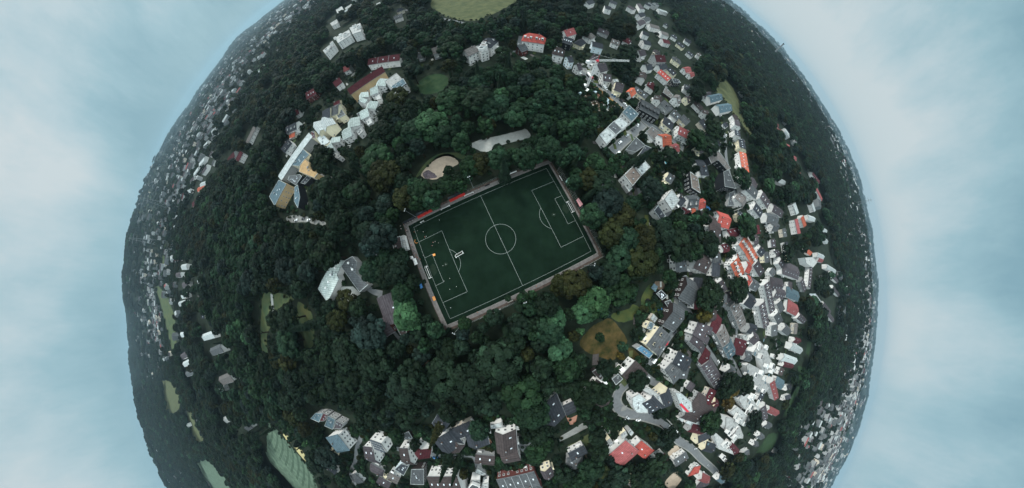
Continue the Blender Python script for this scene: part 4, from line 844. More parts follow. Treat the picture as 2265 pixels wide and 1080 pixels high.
# -------- smaller houses between those above, where the town closes up
_g0 = 6; _oc = np.zeros((1200 // _g0 + 4, 2400 // _g0 + 4), bool)
def _mark(P):
    for x, y in P:
        i, j = int((y + 40) / _g0), int((x + 40) / _g0)
        if 0 <= i < _oc.shape[0] and 0 <= j < _oc.shape[1]: _oc[i, j] = True
for P in HPX: _mark(P)
def _free(px, py, k):
    i, j = int((py + 40) / _g0), int((px + 40) / _g0); return not _oc[i - k:i + k + 1, j - k:j + k + 1].any()
_fr = random.Random(23); nfill = 0
for poly, want in (([(1640, 330), (1680, 400), (1700, 440), (1780, 560), (1770, 700), (1740, 830), (1680, 960), (1600, 1000), (1560, 880), (1600, 700), (1560, 600), (1620, 480)], 24), ([(1280, 90), (1330, 60), (1420, 90), (1500, 150), (1560, 230), (1600, 300), (1560, 340), (1500, 300), (1430, 220), (1350, 160)], 22),
                   ([(1500, 560), (1600, 640), (1620, 760), (1560, 860), (1480, 820), (1540, 720)], 5), ([(690, 960), (900, 945), (1000, 930), (1080, 940), (1100, 1000), (1020, 1075), (860, 1075), (700, 1070)], 9), ([(1190, 985), (1330, 1000), (1500, 1000), (1580, 1060), (1480, 1080), (1200, 1075)], 6), ([(1400, 20), (1500, 60), (1560, 130), (1480, 140), (1400, 90)], 8),
                   ([(380, 470), (440, 440), (470, 380), (520, 310), (560, 260), (640, 180), (600, 160), (500, 270), (430, 340)], 6), ([(690, 60), (820, 20), (900, 10), (900, 60), (800, 60), (720, 130)], 3), ([(400, 540), (450, 560), (450, 700), (410, 690)], 3)):
    Q = np.array(poly); lo, hi = Q.min(0), Q.max(0); got = 0
    for _ in range(900):
        if got >= want: break
        px, py = _fr.uniform(lo[0], hi[0]), _fr.uniform(lo[1], hi[1])
        if not inpoly(Q, np.array([px]), np.array([py]))[0] or not _free(px, py, 1) or (1285 < px < 1402 and 95 < py < 250): continue
        x, y = at(px, py, 8)
        if any((r[0] - x) ** 2 + (r[1] - y) ** 2 < (r[2] + 7) ** 2 for r in ROADPTS) or any(inpoly(np.array(q_), np.array([px]), np.array([py]))[0] for q_ in CLEAR): continue
        if min((f[0] - x) ** 2 + (f[1] - y) ** 2 for f in FOOT) < 90: continue
        d = math.hypot(x, y); a = math.atan2(y, x) + math.pi / 2 + (_fr.choice((0, 0, math.pi / 2)) if d < 320 else 0) + _fr.gauss(0, .2); hl_ = _fr.uniform(4.5, 7.5)
        e_ = proj(np.array([[x - math.cos(a) * hl_, y - math.sin(a) * hl_, 9], [x + math.cos(a) * hl_, y + math.sin(a) * hl_, 9]]))
        gable(*e_[0], *e_[1], _fr.uniform(8.5, 11.5), _fr.uniform(5, 7), _fr.uniform(2.6, 4), _fr.choice('ppggddnbgm'), _fr.choice('wwwcncgw'), _fr.choice((0, 0, 0, .6)), _fr.choice((0, 1, 2)), _fr.choice((0, 0, 1)))
        _mark(HPX[-1]); got += 1; nfill += 1
print('fill', nfill, {k: sum(h[6] == k for h in HOUSES) for k in set(h[6] for h in HOUSES)})
# -------- every label singles out one house: by look, then by rank from a landmark one can find
LM = [('the football pitch', 1110, 540), ('the tower crane', 1310, 165), ('the long orange-roofed terrace', 1653, 361), ('the bright blue roof', 1425, 778), ('the dry brown meadow', 1335, 750), ('the double red roof', 1400, 985), ('the solar-panel roof', 838, 985),
      ('the brick terrace', 1145, 1055), ('the pale L-shaped hall', 735, 620), ('the striped crop field', 640, 1010), ('the yellow sickle-shaped field', 1620, 200), ('the red-roofed white villa', 1183, 80), ('the round lawn', 958, 185), ('the sandpit', 975, 370), ('the long pale school hall', 650, 345),
      ('the white zigzag gables', 1440, 235), ('the bending street', 1380, 890), ('the red roof stripe', 1514, 903), ('the brown hipped roof', 1590, 503), ('the black-fronted block', 1612, 398), ('the upper stubble field', 1040, 20), ('the tall far chimney', 1725, 108),
      ('the long orange house', 806, 172), ('the white hillside flats', 755, 80), ('the white-fronted terraces', 1556, 748), ('the top stepped block', 1690, 795), ('the lowest stepped block', 1600, 978), ('the slate blue villa', 740, 990), ('the brown-roofed clubhouse', 855, 690),
      ('the far left meadow strip', 365, 690), ('the isolated wooded knoll', 420, 960), ('the wide dark timber house', 1535, 640), ('the grey grid of garages', 1405, 322), ('the upper right picture corner', 1480, 10), ('the purple-roofed long terrace', 1700, 650), ('the sand court', 1110, 308)]
ORD = ['', 'second ', 'third ', 'fourth ', 'fifth ', 'sixth ', 'seventh ', 'eighth ', 'ninth ', 'tenth ', 'eleventh ', 'twelfth ']
def rank_labels(items, fmt):
    """items: list of (object, description, pixel); writes a label that singles out each one among its look-alikes."""
    groups = {}
    for it in items: groups.setdefault(it[1], []).append(it)
    for ds, g in groups.items():
        P = np.array([it[2] for it in g]); best = [(99, 1e9, None)] * len(g)
        for nm, x, y in LM:
            d = np.hypot(P[:, 0] - x, P[:, 1] - y); o_ = np.argsort(d)
            for r, i in enumerate(o_):
                if (r, d[i]) < best[i][:2]: best[i] = (r, d[i], nm)
        for it, b in zip(g, best):
            od = ORD[b[0]] if b[0] < len(ORD) else '%dth ' % (b[0] + 1)
            it[0]['label'] = fmt(ds, od, b[2])
items = []
for o, what, wc, rc, px, extra, cat in HOUSES:
    tag(o, cat=cat)
    if extra: o['label'] = extra; continue
    nm = {'house': 'house', 'flats': 'apartment block'}.get(cat, cat)
    items.append((o, '%s %s %s with %s roof' % ({'gabled': 'gabled', 'hipped': 'hipped'}.get(what, what), WC[wc][0], nm, RC[rc][0]), px))
rank_labels(items, lambda d, od, l: '%s, %snearest to %s' % (d, od, l))
for o, what, wc, rc, px, extra, cat in HOUSES:
    n_ = o.name.split('.')[0]
    if n_ in ('house', 'terrace', 'garage', 'apartment_block', 'villa', 'shed', 'garden_room'):
        o['group'] = {'house': 'houses of the hillside town', 'terrace': 'terraced buildings', 'garage': 'garages and carports', 'apartment_block': 'apartment blocks', 'villa': 'villas', 'shed': 'garden sheds', 'garden_room': 'garden rooms'}[n_]
print('houses', len(HOUSES))
# ------------------------------------------------------------------ trees
def leafmat(name, a, b, rnd=.22):
    m = bpy.data.materials.new(name); m.use_nodes = True
    T = m.node_tree; n = T.nodes; l = T.links; p = n['Principled BSDF']
    p.inputs['Roughness'].default_value = .6; p.inputs['Specular IOR Level'].default_value = .05
    tc_ = n.new('ShaderNodeTexCoord'); no = n.new('ShaderNodeTexNoise'); no.inputs['Scale'].default_value = .45; no.inputs['Detail'].default_value = 4
    l.new(tc_.outputs['Object'], no.inputs[0])
    ra = n.new('ShaderNodeValToRGB'); e = ra.color_ramp.elements; e[0].position = .33; e[0].color = (*a, 1); e[1].position = .68; e[1].color = (*b, 1)
    l.new(no.outputs[0], ra.inputs[0])
    oi = n.new('ShaderNodeObjectInfo'); mr = n.new('ShaderNodeMapRange'); mr.inputs['To Min'].default_value = 1 - rnd; mr.inputs['To Max'].default_value = 1 + rnd
    l.new(oi.outputs['Random'], mr.inputs[0])
    hs = n.new('ShaderNodeHueSaturation'); mh = n.new('ShaderNodeMapRange'); mh.inputs['To Min'].default_value = .475; mh.inputs['To Max'].default_value = .52
    mu = n.new('ShaderNodeMath'); mu.operation = 'FRACT'; m7 = n.new('ShaderNodeMath'); m7.operation = 'MULTIPLY'; m7.inputs[1].default_value = 7.31
    l.new(oi.outputs['Random'], m7.inputs[0]); l.new(m7.outputs[0], mu.inputs[0]); l.new(mu.outputs[0], mh.inputs[0])
    l.new(mh.outputs[0], hs.inputs['Hue']); ta = n.new('ShaderNodeAttribute'); ta.attribute_name = 'tint'; tm = n.new('ShaderNodeMath'); tm.operation = 'MULTIPLY'; l.new(ta.outputs['Fac'], tm.inputs[0]); l.new(mr.outputs[0], tm.inputs[1]); l.new(tm.outputs[0], hs.inputs['Value']); l.new(ra.outputs[0], hs.inputs['Color'])
    l.new(hs.outputs[0], p.inputs['Base Color'])
    return m
LEAF = {'dark': leafmat('dark foliage', (0.0051, 0.0115, 0.0070), (0.0103, 0.0203, 0.0115)), 'mid': leafmat('green foliage', (0.0070, 0.0191, 0.0101), (0.0153, 0.0340, 0.0169)),
        'bright': leafmat('bright green foliage', (0.0158, 0.0421, 0.0209), (0.0331, 0.0745, 0.0346)), 'olive': leafmat('olive foliage', (0.0087, 0.0121, 0.0047), (0.0191, 0.0219, 0.0079)),
        'blue': leafmat('blue grey foliage', (0.0070, 0.0142, 0.0119), (0.0124, 0.0223, 0.0184)), 'gold': leafmat('golden foliage', (0.0331, 0.0308, 0.0083), (0.0646, 0.0502, 0.0144))}
M['bark'] = mat('bark', (.035, .028, .022), var=.3, scale=1.5)
def crown_mesh(seed, R, H, base, nl, per, size, kind='round'):
    """A crown of leaf clumps round the lobes of a broadleaf tree (or the tiers of a conifer); base at z = 0."""
    g = np.random.RandomState(seed); V = []
    if kind == 'cone':
        z = g.rand(nl * per) ** .8; zz = base + z * (H - base); rr = R * (1 - z) ** .85 * (.55 + .45 * np.sqrt(g.rand(nl * per))) * (.8 + .2 * np.sin(zz * 4.2)); a = g.rand(nl * per) * 6.283
        tint = .7 + .6 * g.rand(nl * per)
        P = np.stack([rr * np.cos(a), rr * np.sin(a), zz], 1); out = np.stack([np.cos(a), np.sin(a), np.full_like(a, .5)], 1)
    else:
        cz = (H + base) / 2; az = (H - base) / 2
        i = np.arange(nl) + .5; ph = np.arccos(1 - 1.62 * i / nl); a = i * 2.39996 + seed
        k = .64 + .20 * g.rand(nl); sq = (.75 + .4 * g.rand(nl)) if kind == 'wild' else (.9 + .16 * g.rand(nl))
        Cn = np.stack([R * k * sq * np.sin(ph) * np.cos(a), R * k * sq * np.sin(ph) * np.sin(a), cz + az * .66 * np.cos(ph)], 1) + g.randn(nl, 3) * R * .07
        lr = R * (.22 + .17 * g.rand(nl))
        d = g.randn(nl, per, 3); d /= np.linalg.norm(d, axis=2, keepdims=True)
        o0 = Cn - np.array([0, 0, cz - az * .3]); o0 /= np.linalg.norm(o0, axis=1, keepdims=True)
        flip = (d * o0[:, None]).sum(2) < -.25; d[flip] *= -1
        tint = np.repeat(np.exp(g.randn(nl) * .36), per) * (.86 + .28 * g.rand(nl * per)); P = (Cn[:, None] + d * (lr[:, None] * (.72 + .36 * g.rand(nl, per)))[..., None]).reshape(-1, 3); out = d.reshape(-1, 3)
    n = out * 1.0 + g.randn(*P.shape) * .24 + np.array([0, 0, .16]); n /= np.linalg.norm(n, axis=1, keepdims=True)
    t = np.cross(n, g.randn(*n.shape)); t /= np.linalg.norm(t, axis=1, keepdims=True); b = np.cross(n, t)
    s = size * (.65 + .7 * g.rand(len(P)))[:, None]
    q = np.stack([P - t * s, P - b * s * .7 + n * s * .12, P + t * s, P + b * s * .7 + n * s * .12], 1).reshape(-1, 3)
    me = bpy.data.meshes.new('crown'); m = len(P)
    me.vertices.add(4 * m); me.vertices.foreach_set('co', q.ravel()); me.loops.add(4 * m); me.loops.foreach_set('vertex_index', np.arange(4 * m))
    me.polygons.add(m); me.polygons.foreach_set('loop_start', np.arange(m) * 4); me.update(calc_edges=True)
    at_ = me.attributes.new('tint', 'FLOAT', 'FACE'); at_.data.foreach_set('value', tint.astype(np.float32)); return me
def trunk_mesh(seed, R, H, base):
    g = random.Random(seed); mb = MB(); mb.bar((0, 0, -.4), (.1, .05, base * .9), .42, n=7, r2=.30); mb.bar((.1, .05, base * .9), (0, 0, H * .72), .30, n=6, r2=.08)
    for i in range(5):
        a = i * 1.3 + g.random(); z = base * (.75 + .12 * i); mb.bar((.05, .02, z), (math.cos(a) * R * .55, math.sin(a) * R * .55, z + H * .22), .15, n=5, r2=.04)
    return mb.mesh('trunk', [M['bark']])
# shape: (R, H, base, lobes, leaves per lobe, leaf size, kind); unit crowns, scaled tree by tree
SHAPES = [(5.0, 19, 4.5, 34, 96, .46, 'round'), (5.4, 18, 4.2, 28, 120, .48, 'wild'), (4.6, 21, 4.5, 40, 80, .45, 'round'), (5.2, 17, 4, 24, 140, .48, 'wild'), (4.4, 22, 5, 34, 90, .45, 'wild'),
          (2.6, 19, 1.2, 34, 60, .40, 'cone'), (1.9, 18, 1.0, 30, 60, .36, 'cone')]
BASE = [crown_mesh(20 + i, *s) for i, s in enumerate(SHAPES)]
TRUNK = [trunk_mesh(50 + i, s[0], s[1], s[2]) for i, s in enumerate(SHAPES)]
CR = {}
def crown_of(i, tone):
    if (i, tone) not in CR:
        me = BASE[i].copy(); me.materials.append(LEAF[tone]); CR[i, tone] = me
    return CR[i, tone]
HP = np.concatenate(HPX); FT = np.array(FOOT); RP = np.array(ROADPTS)
# coarse pixel grid of what the trees must not hide
_G = 6; OCC = np.zeros((1200 // _G + 4, 2400 // _G + 4), bool)
for x, y in HP:
    i, j = int((y + 40) / _G), int((x + 40) / _G)
    if 0 <= i < OCC.shape[0] and 0 <= j < OCC.shape[1]: OCC[i, j] = True
def occ_frac(px, py, r):
    """Share of a disc in the photograph that is taken by houses."""
    k = max(1, int(r / _G)); i, j = int((py + 40) / _G), int((px + 40) / _G); s = OCC[max(0, i - k):i + k + 1, max(0, j - k):j + k + 1]
    return s.mean() if s.size else 0
CLR = [np.array(c) for c in CLEAR]
_gy, _gx = np.mgrid[0:OCC.shape[0], 0:OCC.shape[1]]
CLG = np.zeros(OCC.shape, bool)
for c in CLR: CLG |= inpoly(c, _gx * _G - 40 + _G / 2, _gy * _G - 40 + _G / 2)
_sp = []
for i_ in range(len(STREETPX) - 1):
    A_, B_ = np.array(STREETPX[i_], float), np.array(STREETPX[i_ + 1], float)
    if np.hypot(*(B_ - A_)) < 60: _sp += [A_ + (B_ - A_) * t for t in np.linspace(0, 1, 8)]
for x_, y_ in _sp:
    i_, j_ = int((y_ + 40) / _G), int((x_ + 40) / _G)
    if 0 <= i_ < CLG.shape[0] - 1 and 0 <= j_ < CLG.shape[1] - 1: CLG[i_:i_ + 2, j_:j_ + 1] = True
def clr_frac(px, py, r):
    k = max(0, int(r / _G)); i, j = int((py + 40) / _G), int((px + 40) / _G); s = CLG[max(0, i - k):i + k + 1, max(0, j - k):j + k + 1]
    return s.mean() if s.size else 0
# residential areas: gardens with small, sparse trees
RES = [[(1340, 250), (1420, 220), (1470, 250), (1520, 300), (1600, 260), (1640, 300), (1690, 420), (1740, 460), (1800, 580), (1790, 700), (1760, 820), (1690, 940), (1600, 1010), (1540, 990), (1480, 960), (1360, 1020), (1310, 910), (1330, 830), (1420, 780), (1400, 690), (1480, 620), (1540, 580), (1560, 520), (1450, 480), (1370, 410), (1330, 330)],
       [(700, 930), (800, 940), (900, 940), (1010, 930), (1100, 915), (1160, 930), (1190, 1000), (1230, 1040), (1220, 1090), (760, 1090), (700, 1000)],
       [(1270, 130), (1310, 100), (1360, 160), (1420, 200), (1440, 280), (1340, 340), (1310, 290), (1270, 210)],
       [(600, 400), (650, 290), (760, 180), (850, 140), (910, 190), (850, 240), (790, 320), (720, 390), (690, 470), (610, 470)]]
RESP = [np.array(r) for r in RES]
g = np.random.RandomState(77)
TREES = []            # x, y, scale xy, scale z, shape, tone, rot, px, py, rpx
def try_tree(x, y, si, tone, sxy, sz, strict=.10, force=False):
    R, H = SHAPES[si][0] * sxy, SHAPES[si][1] * sz; z0 = float(terr(x, y))
    q = proj(np.array([[x, y, z0], [x, y, z0 + H * .58], [x, y, z0 + H * .95]])); d = math.sqrt(x * x + y * y + (CAMZ - z0 - H * .5) ** 2)
    th = math.acos(max(-1, min(1, (CAMZ - z0 - H * .6) / d))); rp = R / d * (KMM / SW * 2265 / 2) * (1 / math.cos(th / 2) ** 2)
    if not force:
        if clr_frac(*q[0], 0) > 0 or clr_frac(*q[1], rp * .85) > .05 or clr_frac(*q[2], rp * .7) > .05: return None
        if occ_frac(q[1, 0], q[1, 1], rp * .85) > strict or occ_frac(*q[2], rp * .5) > strict: return None
        if len(FT) and (np.hypot(FT[:, 0] - x, FT[:, 1] - y) < FT[:, 2] * .95 + R * .35).any(): return None
        if (np.hypot(RP[:, 0] - x, RP[:, 1] - y) < RP[:, 2] + R * .45).any(): return None
    return (x, y, sxy, sz, si, tone, g.rand() * 6.28, q[1, 0], q[1, 1], rp)
# single trees picked out of the photograph: crown centre, crown radius (pixels), tone, shape
NOTED = [(902, 700, 33, 'bright', 3), (897, 674, 22, 'bright', 1), (890, 648, 22, 'mid', 0), (1312, 668, 32, 'bright', 1), (1290, 690, 26, 'bright', 3), (1225, 705, 26, 'bright', 1), (1238, 770, 28, 'bright', 3), (1215, 730, 28, 'mid', 0), (950, 280, 38, 'bright', 1), (918, 292, 30, 'mid', 0), (1000, 225, 42, 'mid', 1),
         (1060, 225, 34, 'dark', 0), (1095, 240, 34, 'mid', 3), (765, 690, 0, 'olive', 0), (766, 662, 23, 'olive', 3), (748, 708, 22, 'olive', 0), (1268, 628, 30, 'olive', 1), (1240, 630, 24, 'olive', 3), (1440, 420, 26, 'blue', 0), (1500, 545, 46, 'dark', 3), (1568, 655, 38, 'dark', 0), (1565, 540, 30, 'dark', 3),
         (1632, 640, 26, 'dark', 0), (1650, 500, 32, 'mid', 1), (1640, 395, 24, 'mid', 0), (715, 352, 30, 'dark', 0), (717, 416, 26, 'dark', 3), (994, 382, 13, 'dark', 0), (930, 425, 26, 'mid', 0), (895, 440, 26, 'olive', 1), (990, 412, 20, 'mid', 0), (1014, 398, 15, 'dark', 0), (1060, 365, 24, 'olive', 1), (1102, 334, 13, 'dark', 0),
         (1132, 346, 18, 'mid', 3), (1162, 334, 18, 'dark', 1), (1040, 370, 22, 'mid', 0), (823, 600, 25, 'mid', 0), (851, 612, 24, 'dark', 3), (878, 602, 26, 'dark', 0), (885, 570, 22, 'dark', 3), (1330, 410, 30, 'dark', 1), (1300, 400, 26, 'olive', 3), (1345, 450, 32, 'blue', 0), (1370, 480, 30, 'olive', 1), (1350, 520, 30, 'olive', 3), (1385, 530, 26, 'mid', 0),
         (1420, 530, 32, 'olive', 0), (1415, 580, 36, 'olive', 1), (1370, 570, 30, 'mid', 3), (1345, 610, 24, 'dark', 0), (1460, 520, 34, 'dark', 1), (860, 255, 28, 'dark', 0), (880, 215, 26, 'olive', 3), (845, 300, 34, 'dark', 0), (835, 350, 34, 'mid', 1), (850, 390, 34, 'olive', 0), (1150, 870, 44, 'mid', 3), (1175, 910, 36, 'mid', 0), (1100, 800, 44, 'dark', 1), (1040, 850, 46, 'dark', 0), (980, 830, 46, 'dark', 3),
         (900, 860, 46, 'dark', 1), (830, 800, 44, 'dark', 0), (820, 740, 38, 'blue', 3), (770, 780, 40, 'dark', 0), (640, 705, 34, 'dark', 0), (612, 706, 20, 'dark', 2), (640, 760, 44, 'mid', 1), (668, 725, 18, 'dark', 5), (1610, 850, 26, 'dark', 0), (1648, 850, 22, 'dark', 3), (1668, 930, 20, 'dark', 0), (1570, 935, 24, 'mid', 0), (1610, 890, 14, 'gold', 0), (1620, 864, 12, 'gold', 3), (1556, 695, 18, 'gold', 1), (1326, 746, 9, 'mid', 0), (1376, 767, 11, 'mid', 3), (1372, 788, 7, 'gold', 0),
         (1740, 560, 20, 'dark', 0), (1808, 630, 20, 'dark', 3), (1790, 680, 24, 'dark', 0), (1725, 300, 20, 'mid', 0), (1715, 240, 22, 'dark', 0), (1690, 340, 20, 'mid', 3), (1700, 410, 16, 'bright', 0), (1578, 290, 26, 'dark', 0), (1570, 325, 22, 'dark', 1), (1540, 310, 24, 'mid', 0), (1420, 350, 18, 'dark', 5), (1480, 345, 22, 'dark', 3), (1410, 840, 22, 'dark', 0), (1405, 852, 14, 'dark', 3), (1330, 870, 22, 'dark', 0), (1360, 940, 14, 'dark', 0),
         (1320, 965, 18, 'dark', 1), (1450, 1030, 30, 'dark', 3), (1420, 1060, 32, 'dark', 0), (1360, 1055, 30, 'dark', 1), (1480, 960, 18, 'dark', 0), (1060, 950, 20, 'mid', 0), (965, 960, 16, 'olive', 5), (1185, 1000, 22, 'mid', 0), (1190, 960, 20, 'dark', 1), (1210, 980, 14, 'mid', 2), (985, 1030, 10, 'dark', 6), (1008, 1040, 9, 'dark', 6), (880, 965, 14, 'mid', 0), (725, 1010, 26, 'blue', 0), (700, 1020, 24, 'dark', 0), (760, 1060, 16, 'mid', 0)]
for px, py, rp, tone, si in NOTED:
    if rp == 0: continue
    R, H = SHAPES[si][0], SHAPES[si][1]
    z = 11.0; x, y = at(px, py, z); d = math.sqrt(x * x + y * y + (CAMZ - z) ** 2); th = math.acos((CAMZ - z) / d)
    s = rp * d / (KMM / SW * 2265 / 2) * math.cos(th / 2) ** 2 / R; s = min(s, 2.1); sz = (.50 + .40 * s) if si < 5 else max(.5, s * .9); sz = min(sz, 1.5)
    x, y = at(px, py, H * sz * .58)
    t = try_tree(x, y, si, tone, s, sz, force=True)
    TREES.append(t)
def grid(r0, r1, step):
    n = int(r1 / step) + 1; i, j = np.meshgrid(np.arange(-n, n + 1), np.arange(-n, n + 1)); x = (i + .5 * (j % 2)) * step; y = j * step * .866
    x = x + g.uniform(-.33, .33, x.shape) * step; y = y + g.uniform(-.33, .33, y.shape) * step; d = np.hypot(x, y); m = (d >= r0) & (d < r1); return x[m], y[m]
HASH = {}
def near_taken(x, y, r):
    k = 12.0
    for i in (-1, 0, 1):
        for j in (-1, 0, 1):
            for (a, b, c) in HASH.get((int(x // k) + i, int(y // k) + j), ()):
                if (a - x) ** 2 + (b - y) ** 2 < ((r + c) * .74) ** 2: return True
    return False
def take(t): HASH.setdefault((int(t[0] // 12), int(t[1] // 12)), []).append((t[0], t[1], SHAPES[t[4]][0] * t[2]))
for t in TREES: take(t)
def tone_at(x, y):
    u = math.sin(x * .021 + 1.3) + math.sin(y * .027 + .4) + math.sin((x + y) * .013) + g.randn() * .8
    r = g.rand()
    if r < .055: return 'olive'
    if r < .15: return 'blue'
    if r < .17: return 'bright' if u > .2 else 'dark'
    return 'mid' if u > .45 else 'dark'
for r0, r1, step, smin, smax in ((0, 190, 7.6, .95, 2.05), (190, 420, 9.2, 1.0, 2.0)):
    X, Y = grid(r0, r1, step); PX = proj(np.stack([X, Y, np.zeros_like(X)], 1))
    res = np.zeros(X.shape, bool)
    for r in RESP: res |= inpoly(r, PX[:, 0], PX[:, 1])
    pk = inpoly([(575, 640), (640, 645), (690, 670), (700, 770), (660, 800), (590, 795), (570, 720)], PX[:, 0], PX[:, 1])
    for x, y, rs, p, P_ in zip(X, Y, res, pk, PX):
        if P_[0] < -60 or P_[0] > 2330 or P_[1] < -70 or P_[1] > 1130: continue
        if p and g.rand() < .3: continue
        if rs:
            if g.rand() < .10: continue
            s = g.uniform(.32, .72)
        else: s = g.uniform(smin, smax)
        si = int(g.choice(7, p=[.22, .2, .16, .18, .14, .06, .04])); tone = tone_at(x, y)
        if si >= 5: tone = 'dark' if g.rand() < .7 else 'blue'
        ok = None
        for k in ((1, .55, .32) if rs else (1, .7, .42, .25)):
            sz = min(1.32, .52 + .42 * s * k) * g.uniform(.88, 1.12) if s * k > .55 else s * k * g.uniform(.8, 1.0)
            if near_taken(x, y, SHAPES[si][0] * s * k): continue
            ok = try_tree(x, y, si, tone, s * k, sz, strict=.27 if rs else .12)
            if ok: break
        if ok: TREES.append(ok); take(ok)
print('trees', len(TREES))
# beyond the town: the same kinds, thinning with distance
FAR = []
TOWN = [([(1500, 0), (1600, 20), (1720, 130), (1810, 270), (1880, 430), (1905, 600), (1880, 760), (1850, 900), (1760, 1090), (1860, 1090), (1945, 800), (1960, 600), (1900, 350), (1800, 150), (1640, -30)], .9),
        ([(1720, 1000), (1760, 900), (1800, 850), (1880, 850), (1860, 1000), (1800, 1090), (1720, 1090)], .32), ([(1820, 540), (1860, 540), (1860, 720), (1810, 720)], .5), ([(360, 300), (480, 260), (520, 320), (480, 420), (400, 480)], .35),
        ([(310, 560), (340, 560), (340, 760), (310, 760)], .5), ([(370, 540), (430, 540), (440, 690), (370, 690)], .3), ([(1290, -20), (1500, -20), (1500, 100), (1390, 100)], .25), ([(560, -40), (760, -30), (620, 120), (560, 230), (470, 330), (400, 330), (380, 260), (470, 120)], .38),
        ([(300, 380), (390, 300), (420, 330), (400, 520), (420, 700), (400, 830), (330, 800), (300, 700)], .35), ([(760, -40), (940, -40), (900, 20), (760, 40)], .3)]
TOWNP = [(np.array(p), k) for p, k in TOWN]
KNOLL = np.array([(372, 930), (385, 912), (418, 908), (445, 950), (456, 990), (440, 1016), (405, 1018), (380, 990)], float)
for r0, r1, step, k in ((420, 800, 11.0, 1.4), (800, 1300, 13, 1.45), (1300, 2300, 23, 2.2), (2300, 4200, 52, 4.2), (4200, 9000, 125, 9.0)):
    X, Y = grid(r0, r1, step); Z = terr(X, Y); PX = proj(np.stack([X, Y, Z], 1))
    m = (PX[:, 0] > -40) & (PX[:, 0] < 2300) & (PX[:, 1] > -60) & (PX[:, 1] < 1120); X, Y, Z, PX = X[m], Y[m], Z[m], PX[m]
    keep = np.ones(len(X), bool)
    _i = np.clip(((PX[:, 1] + 40) / _G).astype(int), 0, CLG.shape[0] - 1); _j = np.clip(((PX[:, 0] + 40) / _G).astype(int), 0, CLG.shape[1] - 1); keep &= ~CLG[_i, _j]
    P2 = proj(np.stack([X, Y, Z + (9 if r0 < 1300 else 0)], 1)); _i = np.clip(((P2[:, 1] + 40) / _G).astype(int), 0, CLG.shape[0] - 1); _j = np.clip(((P2[:, 0] + 40) / _G).astype(int), 0, CLG.shape[1] - 1); keep &= ~CLG[_i, _j]
    pr = np.zeros(len(X))
    JX = PX + g.randn(*PX.shape) * np.array([16, 16]); TN = np.zeros(len(X), bool)
    for p, q in TOWNP: ip = inpoly(p, JX[:, 0], JX[:, 1]); TN |= ip; pr = np.maximum(pr, ip * q * .75)
    keep &= g.rand(len(X)) > pr
    rp = SHAPES[0][0] * k / np.sqrt(X**2 + Y**2 + 1e4) * 820
    for x, y, z, p, kp, r, tn in zip(X, Y, Z, PX, keep, rp, TN):
        if not kp: continue
        if r0 < 800 and ((occ_frac(p[0], p[1], 5) > .2) or (np.hypot(FT[:, 0] - x, FT[:, 1] - y) < FT[:, 2] * .9 + 2).any()): continue
        si = int(g.choice(7, p=[.24, .22, .18, .18, .12, .04, .02])); s = k * g.uniform(.75, 1.25) * (.66 if tn else 1)
        FAR.append((x, y, z, s, (.45 if tn else 1) * (.55 + .45 * min(s, 1.6)) * g.uniform(.85, 1.15) * (1 if k < 3 else 1.5), si, ['dark', 'mid', 'olive', 'blue', 'dark', 'mid', 'bright' if g.rand() < .25 else 'dark'][int(g.randint(7))]))
print('far trees', len(FAR))
# individuals: the 300 trees that show largest
order = sorted(range(len(TREES)), key=lambda i: -TREES[i][9] * (1 if -30 < TREES[i][7] < 2295 and -25 < TREES[i][8] < 1105 else .001))
IND = order[:296]; REST = order[296:]
TW = {'dark': 'dark green', 'mid': 'green', 'bright': 'bright green', 'olive': 'olive green', 'blue': 'blue green', 'gold': 'golden'}
items = []
for i in IND:
    x, y, s, sz, si, tone, rot, px, py, rp = TREES[i]
    big = rp > 27; nm = 'conifer' if si >= 5 else 'broadleaf_tree'
    o = empty(nm, (x, y, float(terr(x, y))), rot)
    c = put('crown', crown_of(si, tone), o, (0, 0, 0), 0, (s, s, sz)); put('trunk', TRUNK[si], o, (0, 0, 0), 0, (s, s, sz))
    tag(o, cat='tree', group='conifers' if si >= 5 else 'broadleaf trees of the wood')
    ds = '%s %s %s' % ('large' if big else 'smaller', TW[tone], 'conifer' if si >= 5 else ('tall oval tree' if si in (2, 4) else ('ragged broad tree' if si in (1, 3) else 'rounded tree')))
    items.append((o, ds, (px, py)))
_lm = list(LM)
LM[:] = _lm + [('the upper left pitch corner', 905, 495), ('the upper right pitch corner', 1217, 362), ('the lower right pitch corner', 1320, 562), ('the lower left pitch corner', 985, 712), ('the middle of the upper touchline', 1055, 410), ('the middle of the lower touchline', 1160, 650), ('the left goal', 945, 605), ('the right goal', 1275, 455),
               ('the pink banner', 1284, 448), ('the blue tent', 932, 633), ('the park lawn', 640, 700), ('the red school frame', 680, 430), ('the ochre school block', 685, 378), ('the charcoal villa', 1085, 90), ('the terracotta patio', 1262, 930), ('the brown block paving', 1135, 950)]
rank_labels(items, lambda d, od, l: '%s, %snearest to %s' % (d, od, l))
LM[:] = _lm
